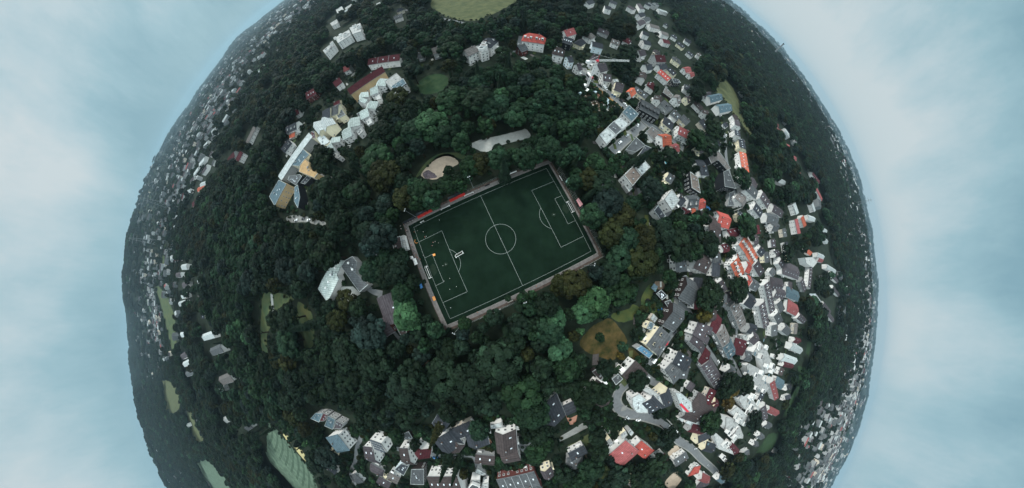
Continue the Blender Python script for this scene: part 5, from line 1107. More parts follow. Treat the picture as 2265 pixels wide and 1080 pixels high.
def scatter(name, pts, kind, label=None):
    """One object: instances of the crowns above on a cloud of points (geometry nodes)."""
    combos = sorted({(p[5], p[6]) for p in pts}); idx = {c: i for i, c in enumerate(combos)}
    me = bpy.data.meshes.new(name); me.vertices.add(len(pts))
    me.vertices.foreach_set('co', np.array([p[:3] for p in pts], np.float32).ravel())
    for an, ty, data in (('var', 'INT', [idx[p[5], p[6]] for p in pts]), ('rot', 'FLOAT', g.rand(len(pts)) * 6.28)):
        a = me.attributes.new(an, ty, 'POINT'); a.data.foreach_set('value', np.array(data, np.int32 if ty == 'INT' else np.float32))
    a = me.attributes.new('scl', 'FLOAT_VECTOR', 'POINT'); a.data.foreach_set('vector', np.array([(p[3], p[3], p[4]) for p in pts], np.float32).ravel())
    o = bpy.data.objects.new(name, me); C.objects.link(o); tag(o, kind=kind)
    gn = bpy.data.node_groups.new(name, 'GeometryNodeTree'); gn.interface.new_socket('Geometry', in_out='INPUT', socket_type='NodeSocketGeometry'); gn.interface.new_socket('Geometry', in_out='OUTPUT', socket_type='NodeSocketGeometry')
    n = gn.nodes; l = gn.links; gi = n.new('NodeGroupInput'); go = n.new('NodeGroupOutput'); jn = n.new('GeometryNodeJoinGeometry'); l.new(jn.outputs[0], go.inputs[0])
    def attr(nm, dt):
        a = n.new('GeometryNodeInputNamedAttribute'); a.data_type = dt; a.inputs[0].default_value = nm; return a.outputs[0]
    var, rot, scl = attr('var', 'INT'), attr('rot', 'FLOAT'), attr('scl', 'FLOAT_VECTOR')
    cx_ = n.new('ShaderNodeCombineXYZ'); l.new(rot, cx_.inputs[2])
    for c, i in idx.items():
        src = SRC[c]; ob = n.new('GeometryNodeObjectInfo'); ob.inputs['Object'].default_value = src; ob.transform_space = 'ORIGINAL'; ob.inputs['As Instance'].default_value = False
        cm = n.new('FunctionNodeCompare'); cm.data_type = 'INT'; cm.operation = 'EQUAL'
        ins = [s for s in cm.inputs if s.type == 'INT']; l.new(var, ins[0]); ins[1].default_value = i
        ip = n.new('GeometryNodeInstanceOnPoints'); l.new(gi.outputs[0], ip.inputs['Points']); l.new(cm.outputs[0], ip.inputs['Selection']); l.new(ob.outputs['Geometry'], ip.inputs['Instance'])
        l.new(cx_.outputs[0], ip.inputs['Rotation']); l.new(scl, ip.inputs['Scale']); l.new(ip.outputs[0], jn.inputs[0])
    md = o.modifiers.new('scatter', 'NODES'); md.node_group = gn
    return o
SRC = {}
for o in list(C.objects):
    if o.name.startswith('crown') and o.data:
        for c, me in CR.items():
            if o.data == me: SRC.setdefault(c, o)
_have = list(SRC)
def avail(si, tone):
    if (si, tone) in SRC: return si, tone
    q = [c for c in _have if c[1] == tone and (c[0] >= 5) == (si >= 5)] or [c for c in _have if c[1] == 'dark' and (c[0] >= 5) == (si >= 5)] or _have
    return q[0]
pts = []
for i in REST:
    x, y, s, sz, si, tone, *_ = TREES[i]; c = avail(si, tone); pts.append((x, y, float(terr(x, y)), s, sz, *c))
wood = scatter('woodland', pts, 'stuff')
pts = [(x, y, z, s, sz, *avail(si, tone)) for x, y, z, s, sz, si, tone in FAR]
far = scatter('distant_woods', pts, 'stuff')
# ------------------------------------------------------------------ small things
for nm, c in (('skin', (.48, .30, .22)), ('orange cloth', (.55, .13, .03)), ('dark cloth', (.02, .022, .03)), ('white cloth', (.6, .6, .58)), ('red cloth', (.42, .04, .035)), ('hair', (.03, .02, .015)),
              ('blue canvas', (.05, .16, .36)), ('pink canvas', (.55, .27, .28)), ('mint canvas', (.30, .48, .42)), ('orange mat', (.62, .26, .08)), ('net', (.28, .30, .28)), ('rubber', (.012, .012, .013)),
              ('sheet piles', (.34, .19, .07)), ('rubble', (.42, .40, .36)), ('turquoise water', (.12, .42, .50)), ('container steel', (.36, .45, .48)), ('brown net', (.16, .12, .09))):
    M[nm] = mat(nm, c, rough=.7, var=.15, scale=1.2)
PAINT = {k: mat(k + ' car paint', c, rough=.25, var=.03, spec=.6) for k, c in (('white', (.70, .72, .72)), ('black', (.012, .013, .015)), ('blue', (.03, .11, .25)), ('red', (.42, .02, .035)), ('silver', (.33, .35, .36)))}
LMS = list(LM)
def along(px, py, qx, qy):
    a, b = at(px, py), at(qx, qy); return math.atan2(b[1] - a[1], b[0] - a[0])
# ---- floodlight masts
def mast(px, py, h, label):
    x, y = at(px, py); a = math.atan2(PC[1] - y, PC[0] - x)
    o = empty('floodlight_mast', (x, y, 0), a); MB().bar((0, 0, 0), (0, 0, h), .16, n=8, r2=.08).build('pole', M['rail'], o)
    MB().box((.1, 0, h), (.12, 1.8, .12)).build('crossbar', M['rail'], o)
    for s in (-1, 1): MB().box((.28, s * .6, h + .1), (.35, .55, .4), 0).box((.47, s * .6, h + .08), (.04, .46, .32), 1).build('lamp', [M['rail'], M['frame']], o)
    tag(o, label, 'floodlight', 'floodlight masts round the pitch')
for p, l in (((1047, 416), 'floodlight mast beside the halfway line on the upper touchline'), ((1180, 362), 'floodlight mast at the upper touchline nearest the right corner'), ((921, 481), 'floodlight mast at the upper touchline nearest the left corner'), ((953, 459), 'floodlight mast on the upper touchline between two red seat stands'),
             ((1157, 661), 'floodlight mast below the halfway line on the lower touchline'), ((1292, 588), 'floodlight mast at the lower touchline nearest the right corner'), ((1019, 721), 'floodlight mast at the lower touchline nearest the left corner')): mast(*p, 15, l)
# ---- goals
def goal(loc, rz, w, dp, h, label, netm='net', name='goal'):
    o = empty(name, loc, rz); mb = MB(); r = .09
    for s in (-1, 1): mb.bar((0, s * w / 2, 0), (0, s * w / 2, h), r, n=6).bar((0, s * w / 2, h), (-dp * .5, s * w / 2, h), r * .7, n=6).bar((-dp, s * w / 2, .06), (0, s * w / 2, .06), r * .8, n=6).bar((-dp * .5, s * w / 2, h), (-dp, s * w / 2, .06), r * .6, n=6)
    mb.bar((0, -w / 2, h), (0, w / 2, h), r, n=6).bar((-dp, -w / 2, .06), (-dp, w / 2, .06), r * .9, n=6)
    mb.build('goal_frame', M['white'], o); nb = MB()
    for i in range(int(w / .45) + 1):
        y = -w / 2 + i * w / int(w / .45); nb.bar((-dp * .5, y, h), (-dp, y, .08), .015, n=3).bar((0, y, h), (-dp * .5, y, h), .015, n=3)
    for t in (.2, .4, .6, .8): nb.bar((-dp * (.5 + .5 * t), -w / 2, h * (1 - t)), (-dp * (.5 + .5 * t), w / 2, h * (1 - t)), .015, n=3)
    nb.build('net', M[netm], o); tag(o, label, 'goal', 'football goals')
x, y, _ = pl(-PL, 0); goal((x, y, .03), PA, 7.3, 2.2, 2.44, 'white goal on the left goal line of the pitch')
x, y, _ = pl(PL, 0); goal((x, y, .03), PA + math.pi, 7.3, 2.2, 2.44, 'white goal on the right goal line of the pitch')
x, y = at(1018, 566); goal((x, y, .03), PA - math.pi / 2 + .1, 5.0, 1.9, 2.0, 'portable goal with brown net standing in front of the left penalty arc', 'brown net')
for (p, l) in (((986, 461), 'long white training goal lying along the upper touchline'), ((935, 492), 'small white goal at the upper left corner flag'), ((1038, 431), 'white training goal folded beside the upper touchline path')):
    x, y = at(*p); goal((x, y, .03), PA - math.pi / 2, 2.2 if p[0] == 935 else 6.0, .9, 1.1, l)
# ---- covered red seats, dugout, benches
def stand(px, py, label, w=5.6):
    x, y = at(px, py); o = empty('seat_stand', (x, y, .02), PA)
    for i in range(2): MB().box((0, .2 + i * .8, .45 + i * .35), (w, .55, .1)).box((0, .48 + i * .8, .75 + i * .35), (w, .08, .5)).build('seat_row', M['red cloth'], o)
    MB().quad([(-w / 2 - .2, .9, 2.5), (w / 2 + .2, .9, 2.5), (w / 2 + .2, 2.8, 2.3), (-w / 2 - .2, 2.8, 2.3)]).box((0, 2.8, 1.2), (w, .08, 2.3)).build('canopy', M['Rd'], o)
    for s in (-1, 1): MB().bar((s * w / 2, 2.7, 0), (s * w / 2, .9, 2.5), .06).build('post', M['rail'], o)
    tag(o, label, 'stand', 'covered red seats by the upper touchline')
for p, l in (((934, 480), 'covered red seats furthest left on the upper touchline'), ((949, 472), 'covered red seats second from the left on the upper touchline'), ((1005, 444), 'covered red seats third from the left on the upper touchline'), ((1021, 436), 'covered red seats nearest the halfway line')): stand(*p, l)
x, y = at(908, 490); o = empty('dugout', (x, y, .02), PA)
MB().box((0, 1.0, 1.0), (8.5, .12, 2.0)).box((0, .3, 2.05), (8.6, 1.6, .1)).build('shell', M['Rd'], o); MB().box((0, .4, .45), (8.0, .5, .1)).build('bench', M['Wb'], o)
for i in range(5): MB().box((-3.6 + 1.8 * i, -.3, 1.0), (.08, .08, 2.0)).build('post', M['white'], o)
tag(o, 'long dark dugout in the upper left corner of the pitch surround', 'dugout')
def bench(px, py, w, m, label, rz=PA):
    x, y = at(px, py); o = empty('bench', (x, y, .02), rz); MB().box((0, 0, .45), (w, .45, .07)).build('seat', M[m], o); MB().box((0, .25, .75), (w, .06, .4)).build('backrest', M[m], o)
    for s in (-1, 1): MB().box((s * w * .42, 0, .21), (.08, .4, .42)).build('leg', M['rail'], o)
    tag(o, label, 'bench', 'benches round the pitch')
for px, py, w, m, l in ((964, 457, 5, 'white', 'long white bench between the two pairs of red seats'), (1078, 411, 3.5, 'Wd', 'dark bench right of the halfway line on the upper path'), (1135, 383, 5, 'white', 'white bench on the upper path towards the right corner'), (1243, 611, 5, 'white', 'pale bench row on the lower path near the right corner'), (1100, 687, 4, 'white', 'white bench on the lower fence left of the halfway mast'), (1129, 667, 3.5, 'Wg', 'pale bench beside the lower path near the halfway line'), (1240, 395, 4, 'white', 'thin white bench behind the right goal line path')): bench(px, py, w, m, l, PA if px != 1240 else PA + math.pi / 2)
# ---- fences and rails
def fence(pts, h, step, label, mesh_m='net', name='fence', rails=3):
    P = [np.array(at(*p)) for p in pts]; o = empty(name, (*P[0], 0)); rb = MB(); k = 0
    for A, B in zip(P[:-1], P[1:]):
        Ln = np.linalg.norm(B - A); n = max(1, int(Ln / step))
        for i in range(n + 1):
            q = A + (B - A) * i / n - P[0]; MB().bar((*q, 0), (*q, h), .06, n=5).build('post', M['rail'], o); k += 1
        for z in np.linspace(.15, h - .05, rails): rb.bar((*(A - P[0]), z), (*(B - P[0]), z), .025, n=4)
        for i in range(int(Ln / .8)):
            q = A + (B - A) * (i + .5) / int(Ln / .8) - P[0]; rb.bar((*q, .1), (*q, h - .06), .010, n=3)
    rb.build('wire_mesh', M[mesh_m], o); tag(o, label, 'fence', 'fences round the pitch')
def uv(u, v): q = pl(u, v); return tuple(proj(np.array([[q[0], q[1], 0]]))[0])
fence([uv(PIT_R, -26), uv(PIT_R, 24)], 6.0, 5.0, 'tall ball-stop fence behind the right goal', rails=5)
fence([uv(PIT_R, 24), uv(PIT_R, PIT_B), uv(28, PIT_B)], 2.0, 5, 'low wire fence round the lower right corner')
fence([uv(-40, PIT_B), uv(2, PIT_B)], 4.0, 5, 'wire fence along the lower touchline left half', rails=4)
fence([uv(-8, PIT_T), uv(PIT_R - 4, PIT_T)], 2.0, 6, 'low wire fence along the upper touchline right half')
fence([uv(-PL - 3.4, -PW - 2.6), uv(-PL - 3.4, PW + 2.6)], 1.1, 6, 'waist-high rail along the left side of the pitch', rails=2, name='railing')
fence([uv(-PL - 3.4, PW + 2.65), uv(PL + 2.8, PW + 2.65)], 1.1, 6, 'waist-high rail along the lower touchline', rails=2, name='railing')
fence([uv(-PL - 3.4, -PW - 2.65), uv(PL + 2.8, -PW - 2.65)], 1.1, 6, 'waist-high rail along the upper touchline', rails=2, name='railing')
# ---- canopies, tents, kiosk, mats
def canopy(corners, h, m, label, name='canopy', sag=.25):
    P = [np.array(at(x, y, h)) for x, y in corners]; c = sum(P) / 4; o = empty(name, (*c, 0)); L_ = [p - c for p in P]
    a = sum(L_[i][0] * L_[(i + 1) % 4][1] - L_[(i + 1) % 4][0] * L_[i][1] for i in range(4)); L_ = L_ if a > 0 else L_[::-1]
    mb = MB()
    for i in range(4): mb.quad([(*L_[i], h), (*L_[(i + 1) % 4], h), (0, 0, h + sag)]); j = (i + 1) % 4; mb.quad([(*L_[i], h - .25), (*L_[j], h - .25), (*L_[j], h), (*L_[i], h)])
    mb.build('canvas', M[m], o)
    for p in L_: MB().bar((*(p * .95), 0), (*(p * .95), h), .04).build('post', M['rail'], o)
    tag(o, label, 'canopy')
canopy([(1274.8, 442.8), (1279.4, 438), (1289.6, 452), (1283, 457.6)], 4.0, 'pink canvas', 'pale pink canopy among trees behind the right goal')
canopy([(1251, 402), (1255, 395), (1261, 401), (1256, 408)], 3.5, 'mint canvas', 'small mint green canopy behind the upper right of the pitch', sag=.6)
canopy([(906, 568), (912, 566), (915, 572), (909, 574)], 2.6, 'white cloth', 'small white gazebo at the left of the pitch, the upper one', 'gazebo', .8)
canopy([(912, 573), (919, 571), (924, 584), (917, 587)], 2.6, 'white cloth', 'larger white gazebo beside the left goal', 'gazebo', .8)
canopy([(926, 628), (931, 625), (935, 636), (930, 640)], 2.4, 'blue canvas', 'blue tent under the trees left of the pitch', 'tent', .7)
flat([(866, 528), (886, 522), (892, 552), (872, 556)], 3.5, 'b', 'n', name='kiosk', win=0, extra='brown-roofed kiosk under trees left of the pitch', cat='kiosk'); tag(HOUSES[-1][0], HOUSES[-1][5], 'kiosk')
flat([(887, 523), (893, 520), (901, 551), (895, 554)], 3.2, 'w', 'w', name='kiosk', win=0, extra='long white-roofed container kiosk at the left touchline', cat='kiosk'); tag(HOUSES[-1][0], HOUSES[-1][5], 'kiosk')
def soft(px, py, sx, sy, sz, m, label, cat, rz=0, name='mat'):
    x, y = at(px, py); mb = MB().box((0, 0, sz / 2), (sx, sy, sz)); o = mb.build(name, M[m], None, (x, y, .03), rz); b = o.modifiers.new('b', 'BEVEL'); b.width = sz * .3; b.segments = 2; tag(o, label, cat)
soft(960.5, 660.5, 2.6, 1.7, .5, 'orange mat', 'orange crash mat on the lower left edge of the pitch', 'mat', PA + math.pi / 2)
soft(960.5, 564, 1.6, 1.3, .4, 'orange mat', 'crumpled orange ball bag inside the left penalty area', 'bag', .3, 'bag')
x, y = at(921, 534); mb = MB()
for i in range(14):
    a, b = [2.2 + 3.4 * (i + k) / 14 for k in (0, 1)]; mb.bar((math.cos(a) * 1.2, math.sin(a) * 1.2, .06), (math.cos(b) * 1.2, math.sin(b) * 1.2, .06), .09, n=6)
tag(mb.build('training_hoop', M['orange mat'], None, (x, y, .03)), 'half ring of orange training hoop near the left touchline', 'hoop')
# ---- people
def person_mesh(seed, top, leg):
    gx = random.Random(seed); st = gx.uniform(.05, .22); ar = gx.uniform(.05, .3)
    v = [(0, 0, .95), (0, 0, 1.2), (0, 0, 1.42), (0, 0, 1.52), (0, .02, 1.66), (0, .01, 1.76)]; r = [.15, .14, .15, .06, .10, .07]; e = [(0, 1), (1, 2), (2, 3), (3, 4), (4, 5)]
    for s in (-1, 1):
        b = len(v); v += [(s * .11, 0, .90), (s * .12, s * st * .5 + .04, .5), (s * .12, s * st, .09), (s * .13, s * st + .14, .05)]; r += [.10, .07, .05, .045]; e += [(0, b), (b, b + 1), (b + 1, b + 2), (b + 2, b + 3)]
        b = len(v); v += [(s * .20, 0, 1.40), (s * (.27 + ar * .3), -s * st * .4, 1.13), (s * (.28 + ar * .5), -s * st * .6 + .12, .90), (s * (.28 + ar * .5), -s * st * .6 + .17, .82)]; r += [.065, .048, .036, .042]; e += [(2, b), (b, b + 1), (b + 1, b + 2), (b + 2, b + 3)]
    me = bpy.data.meshes.new('person'); me.from_pydata(v, e, []); o = bpy.data.objects.new('person', me); C.objects.link(o)
    m = o.modifiers.new('skin', 'SKIN'); sv = me.skin_vertices[0].data
    for i, q in enumerate(r): sv[i].radius = (q, q)
    sv[0].use_root = True; o.modifiers.new('sub', 'SUBSURF').levels = 1
    dg = bpy.context.evaluated_depsgraph_get(); out = bpy.data.meshes.new_from_object(o.evaluated_get(dg)); bpy.data.objects.remove(o)
    out.name = 'person'; out.materials.clear()
    for k in ('skin', top, leg): out.materials.append(M[k])
    for p in out.polygons:
        z, x_ = p.center.z, abs(p.center.x); p.material_index = 0 if z > 1.47 or (x_ > .25 and z < 1.12) else (1 if z > .92 or x_ > .22 else (2 if z > .42 or leg != 'dark cloth' else 2))
        p.use_smooth = True
    return out
hair_me = MB().prism([(.11 * math.cos(a), .115 * math.sin(a)) for a in np.linspace(0, 6.283, 9)[:-1]], 1.66, 1.76).prism([(.08 * math.cos(a), .085 * math.sin(a)) for a in np.linspace(0, 6.283, 9)[:-1]], 1.76, 1.82).mesh('hair', [M['hair']])
PM = {k: person_mesh(i + 3, *k) for i, k in enumerate((('orange cloth', 'dark cloth'), ('white cloth', 'dark cloth'), ('dark cloth', 'dark cloth'), ('red cloth', 'dark cloth'), ('red cloth', 'white cloth')))}
items = []; rp_ = random.Random(9)
PEOPLE = [('o', (918, 514)), ('w', (925, 511)), ('w', (938, 514)), ('r', (941, 525)), ('r', (959, 537)), ('w', (964, 535)), ('w', (971, 538)), ('r', (957, 544)), ('o', (922, 563)), ('o', (924, 569)), ('o', (921, 567)), ('o', (926, 571)), ('o', (931, 574)), ('r', (918, 560)), ('d', (913, 547)), ('r', (916, 553)), ('r', (912, 543)),
          ('d', (905, 549)), ('d', (899, 506)), ('o', (895, 497)), ('w', (888, 501)), ('w', (889, 507)), ('w', (938, 565)), ('d', (902, 513)), ('w', (920, 572)), ('r', (900, 510)), ('o', (931, 594)), ('o', (1020, 706)), ('o', (1057, 690)), ('r', (1145, 653)), ('o', (1186, 633)), ('o', (1228, 613)), ('o', (1027, 424)), ('r', (1059, 420)), ('o', (994, 442)), ('o', (955, 463)), ('w', (1036, 424)), ('d', (1219, 356))]
KEY = {'o': ('orange cloth', 'dark cloth'), 'w': ('white cloth', 'dark cloth'), 'd': ('dark cloth', 'dark cloth'), 'r': ('red cloth', 'white cloth'), 'x': ('red cloth', 'dark cloth')}
PT = {'o': 'person in orange top and dark trousers', 'w': 'person in white top and dark trousers', 'd': 'person all in dark clothes', 'r': 'person in red top and white shorts'}
for k, p in PEOPLE:
    x, y = at(*p); o = put('person', PM[KEY[k]], None, (x, y, .03), rp_.random() * 6.28); put('hair', hair_me, o)
    tag(o, cat='person', group='players and onlookers at the pitch'); items.append((o, PT[k], p))
LM[:] = [('the left goal', 944, 605), ('the dugout', 908, 490), ('the portable goal', 1018, 566), ('the larger white gazebo', 917, 579), ('the upper left corner flag', 917, 507), ('the orange crash mat', 960, 660), ('the lower halfway point', 1155, 635), ('the upper halfway point', 1060, 430), ('the lower left pitch corner', 985, 712), ('the lower right pitch corner', 1320, 562), ('the leftmost red seats', 934, 480), ('the rightmost red seats', 1021, 436), ('the long white container kiosk', 894, 537), ('the orange ball bag', 960, 564), ('the upper right pitch corner', 1215, 358)]
rank_labels(items, lambda d, od, l: '%s, %snearest to %s' % (d, od, l))
items = []
bm = bmesh.new(); bmesh.ops.create_icosphere(bm, subdivisions=2, radius=.16); ball_me = bpy.data.meshes.new('football'); bm.to_mesh(ball_me); bm.free(); ball_me.materials.append(M['white'])
for p in ((980, 588), (982, 622), (1010, 634), (995, 640), (997, 681), (972, 487), (995, 616), (943, 523)):
    x, y = at(*p); o = put('football', ball_me, None, (x, y, .2)); tag(o, cat='ball', group='balls lying on the pitch'); items.append((o, 'white football lying on the turf', p))
rank_labels(items, lambda d, od, l: '%s, %snearest to %s' % (d, od, l))
# ---- cars
def car_parts(van=False):
    body = MB(); L_, w = (4.4, 1.75) if not van else (5.2, 1.95); hl, hw = L_ / 2, w / 2
    pr = [(-hl, .35), (-hl + .05, .85), (-hl + .5, .95), (hl - 1.25, .93), (hl - .1, .75), (hl, .4)] if not van else [(-hl, .35), (-hl, 1.95), (-hl + .15, 2.1), (hl - 1.5, 2.1), (hl - .8, 1.15), (hl, .95), (hl, .4)]
    n = len(pr); b0 = [(x, -hw, z) for x, z in pr]; b1 = [(x, hw, z) for x, z in pr]
    body.quad(b0[::-1] if True else b0).quad(b1)
    for i in range(n): j = (i + 1) % n; body.quad([b0[i], b0[j], b1[j], b1[i]])
    if not van: body.box((-.35, 0, 1.44), (1.75, 1.30, .06))
    cab = MB()
    if not van:
        lo = [(-1.75, .90), (1.05, .90)]; up = [(-1.2, 1.42), (.50, 1.42)]
        q = [(lo[0][0], -.82, .92), (lo[1][0], -.82, .92), (lo[1][0], .82, .92), (lo[0][0], .82, .92)]; t = [(up[0][0], -.64, 1.42), (up[1][0], -.64, 1.42), (up[1][0], .64, 1.42), (up[0][0], .64, 1.42)]
    else:
        q = [(hl - 1.45, -.9, 1.2), (hl - .78, -.9, 1.2), (hl - .78, .9, 1.2), (hl - 1.45, .9, 1.2)]; t = [(hl - 1.6, -.8, 2.06), (hl - 1.38, -.8, 2.06), (hl - 1.38, .8, 2.06), (hl - 1.6, .8, 2.06)]
    for i in range(4): cab.quad([q[i], q[(i + 1) % 4], t[(i + 1) % 4], t[i]])
    cab.quad(t)
    wh = MB().prism([(.32 * math.cos(a), .32 * math.sin(a)) for a in np.linspace(0, 6.283, 13)[:-1]], -.11, .11, bottom=True)
    return body, cab.mesh('windows', [M['pane']]), wh.mesh('wheel', [M['rubber']]), L_, w
CARB = {}; _sed, _van = car_parts(), car_parts(True)
items = []
def car(px, py, qx, qy, col, van=False, z=.05):
    B_, cm, wm, L_, w = _van if van else _sed; k = (col, van)
    if k not in CARB: CARB[k] = B_.mesh('body', [PAINT[col]])
    x, y = at(px, py); o = empty('van' if van else 'parked_car', (x, y, z), along(px, py, qx, qy)); put('body', CARB[k], o); put('windows', cm, o)
    for sx in (-.31, .31):
        for sy in (-.46, .46): t = put('wheel', wm, o, (sx * L_, sy * w, .32)); t.rotation_euler = (math.pi / 2, 0, 0)
    tag(o, cat='van' if van else 'car', group='vans' if van else 'cars parked in the streets'); items.append((o, '%s %s' % (col, 'van' if van else 'parked car'), (px, py)))
for a in ((1356, 213, 1366, 222, 'blue'), (1373, 225, 1384, 235, 'black'), (1382, 232, 1392, 241, 'white'), (1327, 191, 1338, 199, 'black'), (1338, 197, 1349, 206, 'white', True), (1400, 288, 1410, 279, 'black'), (1387, 301, 1397, 292, 'silver'), (1371, 316, 1381, 307, 'white'), (1367, 339, 1377, 330, 'white'), (1410, 278, 1413, 270, 'white'),
          (1446, 795, 1456, 780, 'white', True), (1465, 770, 1472, 758, 'silver'), (1473, 759, 1480, 748, 'red'), (1432, 839, 1438, 826, 'white'), (1335, 842, 1328, 832, 'white', True), (1377, 931, 1385, 922, 'white'), (1388, 923, 1396, 930, 'silver'), (1411, 928, 1424, 928, 'white'), (1482, 943, 1492, 952, 'white'), (1496, 954, 1504, 962, 'white'), (1502, 961, 1510, 970, 'black'), (1539, 990, 1548, 983, 'white'),
          (1126, 946, 1136, 942, 'silver'), (964, 1011, 976, 1011, 'blue'), (1014, 1012, 1026, 1012, 'white'), (1000, 1010, 1010, 1010, 'black'), (656, 488, 662, 484, 'white'), (684, 487, 690, 482, 'white'), (672, 484, 679, 481, 'black'), (1155, 113, 1160, 108, 'black'), (1143, 109, 1147, 100, 'white'), (1147, 99, 1150, 91, 'silver'), (1605, 300, 1606, 312, 'white'), (1606, 322, 1606, 335, 'silver'), (1620, 408, 1623, 420, 'white'), (1626, 432, 1628, 444, 'silver'),
          (577, 1014, 570, 1004, 'white', True), (1500, 662, 1505, 672, 'silver'), (1492, 735, 1484, 746, 'black'), (1462, 853, 1470, 856, 'silver'), (764, 250, 771, 256, 'white'), (790, 187, 797, 181, 'white'), (1566, 1029, 1574, 1036, 'silver'), (1588, 800, 1594, 812, 'white'), (1620, 800, 1626, 812, 'black')): car(*a)
LM[:] = LMS + [('the concrete truck', 1303, 171), ('the blue pool', 1459, 686), ('the white villa with striped brown roof', 1395, 830)]
rank_labels(items, lambda d, od, l: '%s, %snearest to %s' % (d, od, l))
LM[:] = LMS
# ---- building site: tower crane, truck, sheet piles, slab, containers, rubble
def height_at(bx, by, tx, ty):
    x, y = at(bx, by); best = min(np.arange(2, 160, .5), key=lambda h: float(np.hypot(*(proj(np.array([[x, y, h]]))[0] - (tx, ty))))); return x, y, float(best)
x, y, H = height_at(1296, 197, 1325, 137); H = min(max(H, 26), 46)
o = empty('tower_crane', (x, y, 0)); mb = MB(); s = .8
for z in np.arange(0, H - 1, 1.8):
    for i in range(4):
        p, q = [((-s, -s), (s, -s), (s, s), (-s, s))[k % 4] for k in (i, i + 1)]; mb.bar((*p, z), (*q, z + 1.8), .07, n=3).bar((*p, z + 1.8), (*q, z + 1.8), .06, n=3)
for p in ((-s, -s), (s, -s), (s, s), (-s, s)): mb.bar((*p, 0), (*p, H), .13)
mb.build('mast', M['white'], o); MB().box((0, 0, .5), (4.5, 4.5, 1.0)).build('base', M['paving'], o)
A = np.array(at(1391, 137, H)) - (x, y); B = np.array(at(1299, 137, H)) - (x, y); dj = (A - B) / np.linalg.norm(A - B); rj = math.atan2(dj[1], dj[0]); la, lb = float(A @ dj), float(-(B @ dj))
jb = empty('jib_root', (0, 0, H)); bpy.data.objects.remove(jb)
mb = MB(); sg = 1.7
for y_, z_ in ((-.7, 0), (.7, 0), (0, 1.25)): mb.bar((1.0, y_, z_ + .4), (la, y_, z_ + .4), .10)
for i in range(int(la / sg)):
    a = 1.0 + i * sg; mb.bar((a, -.7, .4), (a + sg, 0, 1.65), .06, n=3).bar((a, .7, .4), (a + sg, 0, 1.65), .06, n=3).bar((a, -.7, .4), (a + sg, .7, .4), .06, n=3)
mb.build('jib', M['white'], o, (0, 0, H), rj)
mb = MB()
for y_ in (-.8, .8): mb.bar((-1, y_, .4), (-lb, y_, .4), .11)
for i in range(int(lb / 1.5)): mb.bar((-1 - i * 1.5, -.8, .4), (-2.5 - i * 1.5, .8, .4), .07, n=3)
mb.box((-lb + .6, 0, -.2), (2.4, 1.7, 2.2)); mb.build('counter_jib', M['white'], o, (0, 0, H), rj)
MB().box((0, 0, .2), (2.2, 2.0, 1.4)).bar((0, 0, .8), (0, 0, 5.5), .28).build('slewing_tower', M['redframe'], o, (0, 0, H), rj); MB().box((1.6, 1.1, -.2), (1.3, 1.2, 1.7)).build('cab', M['redframe'], o, (0, 0, H), rj)
mb = MB().bar((0, 0, 5.4), (la * .6, 0, 1.7), .05, n=3).bar((0, 0, 5.4), (-lb + .5, 0, .6), .05, n=3); mb.build('stay', M['white'], o, (0, 0, H), rj)
tag(o, 'white and red tower crane beside the excavated building site', 'crane')
x, y = at(1303, 171); o = empty('concrete_truck', (x, y, .05), along(1297, 166, 1312, 183))
MB().box((0, 0, .9), (8.5, 2.3, .35)).build('chassis', M['rubber'], o); MB().box((3.6, 0, 1.9), (1.7, 2.4, 2.0)).build('cab', M['redframe'], o); MB().box((4.47, 0, 2.25), (.05, 2.0, .8)).build('windscreen', M['pane'], o)
MB().bar((-3.9, 0, 2.6), (-1.5, 0, 2.3), .7, n=12, r2=1.25).bar((-1.5, 0, 2.3), (2.4, 0, 2.1), 1.25, n=12, r2=.9).build('drum', M['white'], o); MB().bar((-4.1, .3, 2.4), (-5.2, .5, 1.2), .25).build('chute', M['redframe'], o)
for sx in (-3.0, -1.7, 3.3):
    for sy in (-1, 1): t = put('wheel', _van[2], o, (sx, sy * 1.0, .52), 0, (1.6, 1.6, 1.6)); t.rotation_euler = (math.pi / 2, 0, 0)
tag(o, 'red and white concrete truck standing at the top of the site street', 'truck')
A, B = np.array(at(1310, 187)), np.array(at(1374, 241)); d = B - A; Ln = np.linalg.norm(d); a = math.atan2(d[1], d[0]); mb = MB()
for i in range(int(Ln / .9)): mb.box((i * .9 + .45, .14 * (-1) ** i, .7), (.86, .26, 1.4))
mb.box((Ln / 2, -.75, .5), (Ln, .75, 1.0)); o = mb.build('sheet_pile_wall', M['sheet piles'], None, (*A, 0), a); tag(o, 'ochre sheet-pile wall between the excavation and the street', 'retaining wall')
def slab(poly, z, m, name, label, cat):
    P = [np.array(at(u, v, z)) for u, v in poly]; c = sum(P) / len(P); L_ = [tuple(p - c) for p in P]; ar = sum(L_[i][0] * L_[(i + 1) % len(L_)][1] - L_[(i + 1) % len(L_)][0] * L_[i][1] for i in range(len(L_)))
    o = MB().prism(L_ if ar > 0 else L_[::-1], -.2, z).build(name, M[m], None, (*c, 0)); tag(o, label, cat)
slab([(1337, 228), (1343, 216), (1358, 230), (1346, 240)], .9, 'container steel', 'foundation_slab', 'pale blue-grey concrete slab inside the excavation', 'slab')
slab([(1330, 232), (1338, 230), (1347, 246), (1338, 248)], .7, 'paleslab', 'foundation_slab', 'pale concrete footing at the lower end of the excavation', 'slab')
slab([(1322, 208), (1328, 204), (1341, 218), (1335, 222)], 1.2, 'terra', 'formwork', 'orange formwork panels lying in the excavation', 'formwork')
